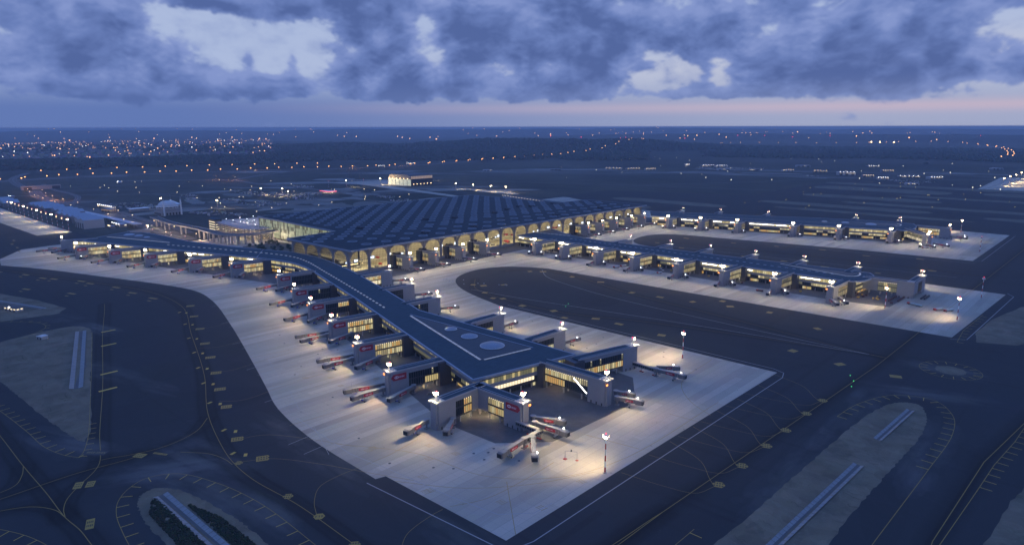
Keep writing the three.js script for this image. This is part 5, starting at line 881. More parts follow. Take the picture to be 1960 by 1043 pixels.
// multi-storey garage
{
  const GP = [[-1560, 662], [-1372, 650], [-1350, 668], [-1343, 724], [-1424, 780], [-1530, 772]], g = thing('parking_garage', 'open multi storey car park glowing warm between its decks', 'garage', [-1450, 715]); const P = (b) => { const q = b.geo(); q.translate(1450, 0, 715); return q; };
  for (let k = 0; k < 5; k++) { part('deck', P(bag().slab(GP, 4 + k * 4.4, 4.5 + k * 4.4)), M.concreteWall, g); }
  for (let k = 0; k < 4; k++) { const b = bag(); for (let i = 0; i < GP.length; i++) { const a = GP[i], c = GP[(i + 1) % GP.length], l = Math.hypot(c[0] - a[0], c[1] - a[1]); b.add(new THREE.BoxGeometry(l, 1.1, 0.3).rotateY(Math.atan2(c[1] - a[1], c[0] - a[0])).translate((a[0] + c[0]) / 2, 5.1 + k * 4.4, -(a[1] + c[1]) / 2)); } part('deck_barrier', P(b), M.concreteWall, g); }
  const cols = bag(); for (let u = -1545; u < -1345; u += 16) for (let v = 658; v < 778; v += 16) if (inPoly(u, v, GP)) cols.box(0.9, 21.8, 0.9, u, 0, -v); part('columns', P(cols), M.concreteWall, g).userData.kind = 'stuff';
  for (let k = 0; k < 5; k++) { const b = bag(); for (let i = 0; i < GP.length; i++) { const a = GP[i], c = GP[(i + 1) % GP.length], l = Math.hypot(c[0] - a[0], c[1] - a[1]), n = Math.round(l / 9); for (let j = 0; j < n; j++) { const t = (j + 0.5) / n, cx = lerp(a[0], c[0], t), cy = lerp(a[1], c[1], t), mx = -1450, my = 715, d = Math.hypot(mx - cx, my - cy); b.box(1.7, 0.35, 1.7, cx + (mx - cx) / d * 3.5, 3.5 + k * 4.4, -(cy + (my - cy) / d * 3.5)); } } part('ceiling_lamps', P(b), M.warmLamp, g); }
  part('inner_wall', P(bag().slab(GP.map(([u, v]) => [lerp(u, -1450, 0.3), lerp(v, 715, 0.3)]), 0.1, 21.4)), M.offwhite, g);
  part('stair_tower', P(bag().box(34, 27, 16, -1548, 0, -668)), M.dark, g); part('stair_tower_roof', P(bag().box(38, 0.8, 20, -1548, 27, -668)), M.roofBlue, g); const sw = bag(); for (let k = 0; k < 4; k++) sw.box(30, 1.6, 0.3, -1546, 4 + k * 5.5, -659.8).box(0.3, 1.6, 13, -1530.8, 4 + k * 5.5, -668); part('lit_window', P(sw), M.paneWhite, g);
  for (const [u, v, y] of [[-1360, 660, 11], [-1400, 655, 6], [-1345, 700, 7], [-1440, 655, 15], [-1500, 660, 9], [-1380, 750, 10], [-1345, 715, 16]]) { const d = Math.hypot(-1450 - u, 715 - v); pointLight(V(u - (u + 1450) / d * 5, v - (v - 715) / d * 5, y), 1500); }
  for (let k = 0; k < 5; k++) for (const [u, v] of [[-1366, 668], [-1352, 715], [-1410, 662], [-1480, 668]]) { const d = Math.hypot(-1450 - u, 715 - v); pointLight(V(u - (u + 1450) / d * 4, v - (v - 715) / d * 4, 2.6 + k * 4.4), 260, col(1, 0.74, 0.42)); }
  for (const [u, v] of [[-1330, 655], [-1300, 690], [-1375, 630]]) pointLight(V(u, v, 12), 1400, col(1, 0.76, 0.45));
  // lamps and cars on the open top deck
  const post = (u, v, y, h, label, mat, k) => { const l = thing('deck_lamp', label, 'lamp post', [u, v, y], 0, 'lamp posts on the garage roof'); part('post', bag().cyl(0.14, 0.1, h, 0, 0, 0, 6).geo(), M.steel, l); const hd = part('lamp_head', bag().box(1.6, 0.35, 1.1, 0, h, 0).geo(), mat, l); };
  for (let i = 0; i < 5; i++) for (let j = 0; j < 3; j++) post(-1520 + i * 34, 682 + j * 32, 22.1, 6, 'lamp post on the open roof deck of the garage', M.coolLamp);
  pointLight(V(-1480, 715, 30), 3200, col(1, 0.82, 0.66)); pointLight(V(-1410, 720, 30), 3200, col(1, 0.82, 0.66));
}
// cars
const carBody = (() => { const s = new THREE.Shape([[-2.2, 0.35], [2.2, 0.35], [2.25, 0.85], [1.3, 0.98], [0.7, 1.45], [-1.3, 1.45], [-2.0, 0.95], [-2.25, 0.85]].map((p) => new THREE.Vector2(...p))); return new THREE.ExtrudeGeometry(s, { depth: 1.7, bevelEnabled: true, bevelSize: 0.06, bevelThickness: 0.06, bevelSegments: 1 }).translate(0, 0, -0.85); })();
const carGlass = bag().box(1.9, 0.38, 1.66, -0.3, 1.0, 0).box(1.5, 0.3, 1.84, -0.3, 1.05, 0).geo(), carWheel = new THREE.CylinderGeometry(0.33, 0.33, 0.24, 10).rotateX(Math.PI / 2);
const paints = [std(0.5, 0.5, 0.5, 0.3, 0.3), std(0.05, 0.05, 0.06, 0.3, 0.3), std(0.6, 0.6, 0.58, 0.3), std(0.12, 0.14, 0.2, 0.3, 0.3), std(0.3, 0.05, 0.04, 0.3)];
const headLamp = glow(14, 12.5, 10), tailLamp = glow(6, 0.25, 0.15);
function car(u, v, y, turn, label, group, paint, lights) {
  const g = thing('car', label, 'car', [u, v, y], turn, group); part('body', carBody, paint, g); part('windows', carGlass, M.darkGlass, g);
  for (const x of [-1.35, 1.35]) for (const z of [-0.8, 0.8]) { const w = part('wheel', carWheel, M.tyre, g); w.position.set(x, 0.33, z); }
  for (const z of [-0.6, 0.6]) { const h = part('headlight', new THREE.BoxGeometry(0.12, 0.3, 0.45), lights ? headLamp : M.white, g); h.position.set(2.3, 0.72, z); const t = part('tail_light', new THREE.BoxGeometry(0.1, 0.3, 0.4), lights ? tailLamp : M.redPaint, g); t.position.set(-2.32, 0.8, z); }
}
for (let r = 0; r < 4; r++) for (let i = 0; i < 9; i++) if (rnd() < 0.75) car(-1515 + i * 17 + rr(-2, 2), 690 + r * 20, 22.12, Math.PI / 2, 'car parked on the open roof deck of the garage', 'cars on the garage roof', paints[Math.floor(rnd() * 4)], false);
[[60, -8, 1], [75, 10, 0], [82, -12, 1], [90, 6, 1], [97, -6, 0], [102, 12, 1], [112, -10, 1], [118, 8, 0], [50, 10, 1], [124, -8, 1]].forEach(([t, o, dir], i) => { const k = Math.min(access.length - 2, Math.round(t / 130 * access.length)), a = access[k], b = access[k + 1], l = Math.hypot(b[0] - a[0], b[1] - a[1]); car(a[0] - (b[1] - a[1]) / l * o, a[1] + (b[0] - a[0]) / l * o, -0.1, Math.atan2(b[1] - a[1], b[0] - a[0]) + (dir ? Math.PI : 0), 'car with lights on driving along the terminal access road', 'cars on the access road', paints[i % 5], true); });
// street lamps
const lampPole = bag().cyl(0.2, 0.12, 12, 0, 0, 0, 5).box(3.2, 0.2, 0.3, 1.2, 11.8, 0).geo();
function streetLamps(pts, gap, offs, label, group, head, r, side = 1, hgt = 12) {
  const hg = new THREE.SphereGeometry(r, 7, 5); hg.scale(1, 0.7, 1); let acc = gap / 2, k = 0;
  for (let i = 0; i < pts.length - 1; i++) { const [a, b] = [pts[i], pts[i + 1]], l = Math.hypot(b[0] - a[0], b[1] - a[1]); while (acc < l) { const t = acc / l, nx = -(b[1] - a[1]) / l, ny = (b[0] - a[0]) / l; const o = offs * (side === 0 ? (k++ % 2 ? 1 : -1) : side), u = lerp(a[0], b[0], t) + nx * o, v = lerp(a[1], b[1], t) + ny * o; const g = thing('street_lamp', label, 'street lamp', [u, v, groundH(u, v) - 0.3], 0, group); const p = part('pole', lampPole, M.steel, g); p.scale.y = hgt / 12; const h = part('lamp_head', hg, head, g); h.position.set(2.4, hgt - 0.2, 0); acc += gap * rr(0.88, 1.12); } acc -= l; }
}
streetLamps(HIGHWAY, 72, 22, 'orange street lamp on the long highway beyond the terminal', 'highway lamps', M.sodium, 2.5, 0);
streetLamps(smooth([[-4300, 900], [-4260, 1300], [-4150, 1700], [-3990, 2100], [-3800, 2420]], 6), 120, 8, 'orange street lamp on the second highway row behind the first', 'second highway lamps', M.sodium, 2.6, 0);
streetLamps(access, 75, 20, 'street lamp beside the terminal access road', 'access road lamps', M.warmLamp, 0.75, 0, 11);
streetLamps(smooth([[-3640, 4500], [-3672, 4733], [-3934, 5929], [-4192, 7430], [-4285, 9006]], 6), 165, 20, 'distant orange lamp where the highway climbs toward the horizon', 'far highway lamps', M.sodiumFar, 3.4, 0, 16);
streetLamps(smooth([[-4285, 9006], [-3104, 9567], [-2137, 10683], [-1335, 9187], [-814, 6457], [-788, 5915]], 6), 240, 20, 'distant orange lamp on the curving road near the right horizon', 'right horizon road lamps', M.sodiumFar, 4.2, 0, 18);
struct(bag().ribbon(smooth([[-1900, 10500], [-1335, 9187], [-1000, 7600], [-814, 6457], [-788, 5915]], 6).map(([u, v]) => [u, v]), 90, 2.5).build('road', roadMat));
// lamps that light the access road and the far junction
for (const k of [0.42, 0.52, 0.62, 0.70, 0.78, 0.86, 0.94]) { const [u, v] = access[Math.round(k * (access.length - 1))]; pointLight(V(u, v, 12), 1500, col(1, 0.7, 0.42)); }
for (const [u, v] of [[-3050, 640], [-2800, 615], [-2600, 605], [-3100, 1360], [-3000, 1395], [-3600, 1800], [-3400, 2300], [-3330, 2600]]) pointLight(V(u, v, 14), 5000, col(1, 0.45, 0.2));
// mosque
{
  const g = thing('mosque', 'pale domed mosque with slim minarets beyond the access road', 'mosque', [-1940, 712]);
  part('hall', bag().box(46, 18, 44, 0, 0, 0).box(54, 10, 52, 0, 0, 0).geo(), M.concreteWall, g); const dr = part('dome', bag().add(new THREE.SphereGeometry(24, 28, 12, 0, Math.PI * 2, 0, Math.PI / 2).scale(1, 0.62, 1).translate(0, 23, 0)).geo(), M.offwhite, g); part('drum', bag().cyl(25.5, 24.5, 5, 0, 18, 0, 28).geo(), M.concreteWall, dr); part('drum_eave', bag().cyl(28, 28, 0.9, 0, 22.2, 0, 28).cyl(27, 27, 0.9, 0, 17.6, 0, 28).geo(), M.white, dr); const fin = bag(); for (let i = 0; i < 16; i++) { const a = i / 16 * 6.283; fin.box(1.8, 4, 0.4, Math.cos(a) * 25.2, 18.3, Math.sin(a) * 25.2, -a + Math.PI / 2); } part('drum_window', fin.geo(), M.darkGlass, dr);
  for (const [x, z] of [[30, 20], [30, -24]]) { const m = part('minaret', bag().cyl(2.2, 1.7, 40, x, 0, z, 12).cyl(2.9, 2.9, 1.2, x, 30, z, 12).geo(), M.white, g); part('minaret_spire', bag().cyl(1.9, 0.05, 9, x, 40, z, 12).geo(), M.steel, m); }
  const ar = bag(); for (let i = 0; i < 6; i++) ar.box(4, 6, 0.3, -20 + i * 8, 1, 26.2).box(0.3, 6, 4, 27.2, 1, -20 + i * 8); part('window', ar.geo(), M.darkGlass, g);
  const t = thing('tent_hall', 'white tent roofed hall behind the mosque', 'hall', [-2150, 800]); part('hall_wall', bag().box(60, 7, 34, 0, -0.3, 0).geo(), M.concreteWall, t); part('tent_roof', new THREE.ConeGeometry(44, 12, 4, 1).rotateY(Math.PI / 4).scale(1, 1, 0.6).translate(0, 12.6, 0), M.white, t); part('tent_mast', bag().cyl(0.6, 0.3, 30, 0, 6, 0, 8).geo(), M.steel, t);
  const s = thing('white_shed', 'long low white shed left of the mosque', 'shed', [-2090, 690]); part('wall', bag().box(24, 7, 48, 0, -0.3, 0).geo(), M.concreteWall, s); part('roof', bag().box(28, 0.8, 52, 0, 6.7, 0).geo(), M.white, s);
}
// sheds and warehouses
const shedRoof = std(0.30, 0.33, 0.38, 0.5, 0.3), shedWall = std(0.20, 0.19, 0.19, 0.7), shedWall2 = std(0.42, 0.41, 0.40, 0.8);
function shed(name, label, category, u, v, w, d, h, turn, o = {}) {
  const g = thing(name, label, category, [u, v, -0.3], turn * rad, o.group), n = o.bays ?? 1, bw = w / n;
  part('wall', bag().span(-w / 2, w / 2, 0, h, -d / 2, d / 2).geo(), o.wall ?? shedWall, g);
  for (let i = 0; i < n; i++) { const x0 = -w / 2 + i * bw; const s = new THREE.Shape([[x0 - 0.4, h], [x0 + bw + 0.4, h], [x0 + bw / 2, h + (o.rise ?? bw * 0.16)]].map((p) => new THREE.Vector2(...p))); part('roof', new THREE.ExtrudeGeometry(s, { depth: d + 1.2, bevelEnabled: false }).translate(0, 0, -d / 2 - 0.6), o.roof ?? shedRoof, g); }
  for (let i = 0; i < (o.doors ?? 3); i++) part('door', bag().box(w / (o.doors ?? 3) * 0.5, h * 0.65, 0.2, -w / 2 + (i + 0.5) * w / (o.doors ?? 3), 0, d / 2 + 0.1).geo(), M.dark, g);
  if (o.lit) { const b = bag(), k = Math.max(3, Math.round(w / 7)); for (let i = 0; i < k; i++) if (rnd() < o.lit) b.box(w / k * 0.55, Math.min(2.2, h * 0.3), 0.25, -w / 2 + (i + 0.5) * w / k, h * 0.55, d / 2 + 0.15); const k2 = Math.max(2, Math.round(d / 7)); for (let i = 0; i < k2; i++) if (rnd() < o.lit) b.box(0.25, Math.min(2.2, h * 0.3), d / k2 * 0.55, w / 2 + 0.15, h * 0.55, -d / 2 + (i + 0.5) * d / k2); if (b.g.length) pieces('lit_window', b, o.litMat ?? M.paneWhite, g); }
  if (o.lamps) for (let i = 0; i < o.lamps; i++) part('wall_lamp', bag().box(1.8, 0.9, 0.9, -w / 2 + (i + 0.5) * w / o.lamps, h + 0.6, d / 2 + 0.6).geo(), o.lampMat ?? M.coolLamp, g);
  return g;
}
shed('warehouse', 'large dark warehouse with pitched bays nearest the remote apron', 'warehouse', -1960, 500, 190, 38, 16, 3, { bays: 5, doors: 6 });
shed('warehouse', 'pale walled warehouse at the right end of the shed row', 'warehouse', -1828, 492, 60, 44, 20, 2, { bays: 2, wall: shedWall2, doors: 4 });
shed('warehouse', 'low blue roofed warehouse behind the mast row', 'warehouse', -2130, 525, 120, 46, 13, 2, { bays: 3 });
shed('warehouse', 'flat long warehouse at far left behind the masts', 'warehouse', -2320, 520, 170, 50, 12, 1, { bays: 4 });
shed('warehouse', 'small dark warehouse left edge behind the mast row', 'warehouse', -2560, 470, 160, 40, 12, 0, { bays: 3 });
{ const g = thing('covered_walkway', 'long pale covered walkway roof beside the sheds', 'walkway', [-2040, 556]); part('roof', bag().box(620, 1.0, 17, 0, 8, 0, 0.03).geo(), std(0.40, 0.44, 0.50, 0.5, 0.2), g); for (let i = 0; i < 40; i++) part('post', bag().box(0.7, 8, 0.7, -300 + i * 15.4, 0, (i % 2 ? 6 : -6) - (-300 + i * 15.4) * 0.03).geo(), M.steel, g); }
shed('office_building', 'small office with an amber lit fascia beside the road', 'office', -2120, 622, 46, 18, 10, 10, { lit: 0.9, litMat: M.paneAmber, rise: 1 });
shed('toll_building', 'row of white lit canopies above the access road', 'toll plaza', -2250, 655, 110, 10, 6, 4, { lit: 1, lamps: 8, rise: 1, doors: 6 });
shed('bus_station', 'dark low building with small white lamps by the road', 'building', -1795, 545, 60, 16, 7, 0, { lamps: 4, lit: 0.5, rise: 1 });
shed('check_point', 'small booth with yellow lamps near the remote apron road', 'booth', -1768, 520, 16, 10, 6, 0, { lamps: 3, lampMat: M.warmLamp, rise: 1 });
{ const g = thing('tunnel_portal', 'concrete wall with two dark tunnel mouths at far left', 'tunnel', [-3110, 690]); part('portal_wall', bag().box(10, 15, 130, -4, 0, 0).geo(), M.concreteWall, g); for (const z of [-48, 44]) part('tunnel_mouth', bag().box(1, 11, 26, 1.2, 0, z).geo(), M.dark, g); }
shed('yard_lights_building', 'site hut under a row of white lamps on the dark field', 'hut', -3220, 1000, 90, 14, 6, -20, { lamps: 5, rise: 1 });
shed('roadside_hut', 'hut with three white lamps at the far left edge', 'hut', -2815, 536, 40, 10, 6, 0, { lamps: 3, rise: 1 });
// hangar
{
  const g = thing('aircraft_hangar', 'large dark hangar with a glowing pale green door', 'hangar', [-2238, 1785, -0.3]), W = 150, D = 112;
  part('wall', bag().span(-W / 2, W / 2, 0, 30, -D / 2, D / 2 - 1).geo(), M.dark, g);
  const f = new THREE.Shape([[-W / 2 + 2, 26], [W / 2 - 2, 26], [W / 2 - 8, 38], [W / 2 - 26, 43], [-W / 2 + 26, 43], [-W / 2 + 8, 38]].map((p) => new THREE.Vector2(...p)));
  part('front_gable', new THREE.ExtrudeGeometry(f, { depth: 3, bevelEnabled: false }).translate(0, 0, D / 2 - 3), std(0.33, 0.27, 0.22, 0.7), g);
  part('roof', new THREE.ExtrudeGeometry(f, { depth: D - 4, bevelEnabled: false }).translate(0, 1.0, -D / 2), M.roofDark, g);
  for (let i = 0; i < 6; i++) part('lit_door_window', bag().box(W / 6 - 2.6, 25, 0.6, -W / 2 + (i + 0.5) * W / 6, 0.4, D / 2 - 0.4).geo(), glow(0.34, 0.37, 0.24, 0.4), g);
  const b = bag(); for (let i = 0; i < 14; i++) b.box(0.5, 11, D / 14 - 1.2, W / 2 + 0.1, 27, -D / 2 + (i + 0.5) * D / 14); part('lit_clerestory_window', b.geo(), glow(0.30, 0.20, 0.10, 0.3), g);
  const c = bag(); for (let i = 0; i < 6; i++) c.box(1.6, 1.6, 1.6, W / 2 + 2, 6, -D / 2 + 10 + i * 18).box(1.6, 1.6, 1.6, -W / 2 + 10 + i * 24, 27, D / 2 + 1.5); part('wall_lamp', c.geo(), M.warmLamp, g);
}
for (const [i, [u, v]] of [[-2319, 1451], [-2313, 1526], [-2307, 1603], [-2303, 1682], [-2420, 1850], [-2330, 1930]].entries()) mast(u, v, i % 2, `${ORD[i]} bright mast from the left in the row before the hangar`, 25, 60, 15000, 'masts left of the hangar');
for (const [i, [u, v]] of [[-1924, 1752], [-1824, 1746], [-1743, 1757], [-1673, 1762]].entries()) mast(u, v, 1, `${ORD[i]} bright mast from the left in the row right of the hangar`, 22, 80, 9000, 'masts right of the hangar');
for (const [i, [u, v]] of [[-425, 3299], [-425, 3452], [-421, 3578], [-423, 3753]].entries()) mast(u, v, 1, `${ORD[i]} nearest mast of the row on the cargo apron at the right edge`, 28, 0, 30000, 'masts on the cargo apron');
mast(-2230, 1208, 1, 'white lit mast in the middle of the bright works yard', 20, 30, 9000); mast(-2286, 1159, 1, 'white lit mast at the left end of the bright works yard', 20, 30, 9000); mast(-2120, 1170, 1, 'white lit mast at the right end of the bright works yard', 20, 200, 6000);
mast(-2170, 780, 1, 'bright white lamp mast left of the mosque dome', 22, 20, 4000); mast(-1990, 870, 1, 'bright white lamp mast right of the mosque', 22, 20, 4000);
{ // fuel station
  const g = thing('fuel_station', 'brightly lit fuel station with a red edged canopy', 'fuel station', [-2160, 1348]); part('canopy', bag().box(60, 1.2, 30, 0, 6, 0).geo(), M.white, g); part('canopy_edge_light', bag().box(61, 1.0, 0.5, 0, 6.1, 15.3).box(0.5, 1.0, 31, 30.4, 6.1, 0).geo(), glow(4, 0.25, 0.3), g); part('soffit_lamp', bag().box(52, 0.2, 24, 0, 5.75, 0).geo(), glow(3.6, 3.0, 2.2), g); for (const x of [-20, 0, 20]) part('post', bag().box(1, 6, 1, x, 0, 0).geo(), M.steel, g); part('shop', bag().box(26, 6, 14, -10, 0, -26).geo(), M.concreteWall, g); part('lit_window', bag().box(22, 3, 0.3, -10, 1.5, -18.8).geo(), M.paneWhite, g);
  for (const x of [-15, 15]) pointLight(V(-2160 + x, 1348, 5.2), 900, col(1, 0.9, 0.75));
}
// clusters of lit buildings across the field
[[-2186, 3172, 90, 24, 9, 'amber'], [-2090, 3215, 80, 22, 9, 'amber'], [-2010, 3262, 60, 20, 8, 'amber'], [-1892, 3690, 80, 24, 14, 'white'], [-1830, 3735, 70, 24, 12, 'white'], [-2063, 3761, 30, 14, 8, 'white'], [-1700, 3500, 70, 24, 8, 'dim'], [-1560, 3560, 60, 20, 8, 'dim'], [-1400, 3620, 60, 24, 9, 'amber'], [-1245, 3642, 70, 24, 10, 'amber'], [-1083, 3527, 80, 30, 16, 'white'], [-960, 3440, 50, 20, 10, 'amber'], [-874, 3351, 46, 18, 9, 'white'], [-814, 3532, 90, 22, 9, 'white'], [-711, 3537, 80, 22, 9, 'white'], [-2380, 2900, 60, 18, 7, 'dim'], [-2600, 2600, 50, 20, 8, 'dim'], [-3330, 2446, 40, 20, 10, 'white'], [-3428, 2739, 50, 20, 10, 'white'], [-1180, 4300, 70, 22, 10, 'white'], [-620, 4500, 60, 24, 9, 'dim'], [-450, 4700, 70, 24, 9, 'amber'], [-1500, 4100, 80, 22, 9, 'dim'], [-1000, 3900, 60, 22, 9, 'amber'], [-700, 3100, 50, 20, 8, 'dim']].forEach(([u, v, w, d, h, k], i, all) => { const svc = (k2, u2, v2) => all.filter((o) => o[5] === k2 && Math.atan2(o[1], o[0]) > Math.atan2(v2, u2) + 1e-9).length; shed('service_building', `${ORD[svc(k, u, v)]} from left of the low service buildings ${k === 'dim' ? 'without lights' : 'with ' + k + ' lamps'} across the field`, 'building', u, v, w, d, h, 25 + (i * 37) % 40, { group: k + ' service buildings across the field', lit: k === 'dim' ? 0.15 : 0.6, litMat: k === 'amber' ? M.panePale : M.paneWhite, lamps: k === 'dim' ? 0 : 5, lampMat: k === 'amber' ? M.warmLamp : M.coolLamp, rise: 1.5, roof: shedRoof, wall: i % 2 ? shedWall : shedWall2 }); });
// small sheds in the left grass
shed('utility_shed', 'small white boxy shed standing in the left grass island', 'shed', -882, 176, 9, 7, 3.6, 20, { rise: 0.6, wall: shedWall2, doors: 2, roof: M.offwhite });
shed('field_station', 'low station with a bright lamp at the left edge', 'station', -1052, 184, 26, 9, 4.5, 18, { lamps: 1, lit: 0.5, rise: 0.7, wall: shedWall2, roof: M.roofDark, doors: 3 });
shed('field_station', 'dark low station cut by the left picture edge', 'station', -1085, 168, 22, 10, 4.5, 18, { lit: 0.6, litMat: M.paneWarm, rise: 0.7, roof: M.roofDark });
// far masts with red lamps on the skyline
[[5.7, 9500, 262], [8.9, 9000, 264], [9.3, 9000, 263], [14.0, 9600, 264], [18.0, 11000, 259], [20.0, 11500, 259], [22.0, 10500, 261], [24.6, 11000, 259], [3.2, 9300, 260], [34, 12000, 258]].forEach(([az, d, py], i) => { const [u, v] = polar(az, d), top = 230 - d * (py - 243) / 1307, h0 = groundH(u, v); const h = Math.max(30, top - h0); const g = thing('lattice_mast', `${ORD[i]} thin far mast with a red lamp near the right skyline`, 'mast', [u, v, h0 - 0.5], 0, 'far masts with red lamps'); const b = bag(); for (let q = 0; q < 4; q++) b.bar(new THREE.Vector3(Math.cos(q * 1.571) * 4, 0, Math.sin(q * 1.571) * 4), new THREE.Vector3(Math.cos(q * 1.571) * 0.8, h, Math.sin(q * 1.571) * 0.8), 0.5, 4); part('lattice', b.geo(), M.steel, g); const r = part('obstruction_lamp', new THREE.SphereGeometry(5, 8, 6), M.redLamp, g); r.position.y = h + 3; });
// bright lamps close to the right skyline
[[27.4, 9200, 1], [27.95, 9200, 1], [28.85, 9200, 1], [18.6, 15000, 0], [18.9, 15000, 0], [19.4, 15000, 0], [22.0, 15500, 0]].forEach(([az, d, big], i) => { const [u, v] = polar(az, d); const g = thing('lamp_tower', `${ORD[i]} bright warm lamp tower from left below the right skyline`, 'lamp tower', [u, v, groundH(u, v) - 0.5], 0, 'lamp towers near the right skyline'); part('tower', bag().cyl(1.2, 0.8, 45, 0, 0, 0, 6).geo(), M.steel, g); const l = part('lamp_head', new THREE.SphereGeometry(big ? 8 : 6, 8, 6), big ? M.warmLamp : M.sodiumFar, g); l.position.y = 50; });
// town beyond the ridge: houses and their lights, one mass
{
  const box = new THREE.BoxGeometry(1, 1, 1).translate(0, 0.5, 0), N = 3800, im = new THREE.InstancedMesh(box, std(0.34, 0.33, 0.34, 0.9), N), q = new THREE.Object3D(), c = new THREE.Color(); const sp = [];
  for (let k = 0; k < N; k++) { const az = -44 + 20 * Math.pow(rnd(), 0.9) * 1.25, d = 5900 + 6000 * Math.pow(rnd(), 0.85); const [u, v] = polar(az, d), h0 = groundH(u, v); q.position.set(u, h0 - 1, -v); q.scale.set(rr(10, 26), rr(7, 22), rr(10, 26)); q.rotation.y = rr(0, 3); q.updateMatrix(); im.setMatrixAt(k, q.matrix); im.setColorAt(k, c.setRGB(rr(0.5, 1.1), rr(0.5, 1), rr(0.5, 1))); sp.push([u, v, h0]); }
  im.name = 'town_houses'; scene.add(im); stuff(im, 'distant town of small pale houses at the left horizon', 'town');
  const ball = new THREE.SphereGeometry(1, 6, 4), mk = (name, mat, n, pick, label) => { const l = new THREE.InstancedMesh(ball, mat, n); for (let k = 0; k < n; k++) { const [u, v, y, s] = pick(k); q.position.set(u, y, -v); q.rotation.set(0, 0, 0); q.scale.setScalar(s); q.updateMatrix(); l.setMatrixAt(k, q.matrix); } l.name = name; scene.add(l); stuff(l, label, 'lights'); };
  mk('town_lamps', glow(3.2, 1.5, 0.55), 420, () => { const s = sp[Math.floor(rnd() * sp.length)]; return [s[0] + rr(-20, 20), s[1] + rr(-20, 20), s[2] + rr(12, 26), rr(1.8, 4.8)]; }, 'orange street lights scattered through the distant town');
  mk('town_white_lamps', glow(5, 4.6, 4.2), 90, () => { const s = sp[Math.floor(rnd() * sp.length)]; return [s[0], s[1], s[2] + rr(12, 26), rr(2.0, 4.2)]; }, 'white lights scattered through the distant town');
  mk('far_country_lamps', glow(5.5, 2.6, 1.0), 130, () => { const az = -36 + 68 * rnd(), d = 11000 + 13000 * rnd(); const [u, v] = polar(az, d); return [u, v, groundH(u, v) + rr(25, 60), rr(5, 9)]; }, 'tiny lights sprinkled along the far horizon land');
  mk('field_lamps', glow(3.5, 3.1, 2.2), 46, () => { const az = rr(4, 37), d = rr(3000, 5600); const [u, v] = polar(az, d); return [u, v, groundH(u, v) + rr(5, 9), rr(0.7, 1.7)]; }, 'small pale lights scattered over the field right of centre');
  mk('yard_lamps', glow(5, 3.9, 2.2), 46, () => { const u = rr(-3200, -1750), v = rr(700, 1500); return [u, v, rr(4, 9), rr(0.5, 1.0)]; }, 'small lights scattered between the terminal and the highway');
  mk('taxiway_edge_lamps', glow(1.6, 1.2, 0.25), 60, () => [rr(-1000, 300), rr(1900, 3200), 0.8, rr(0.5, 1.0)], 'tiny yellow guidance lights over the far taxiways');
}
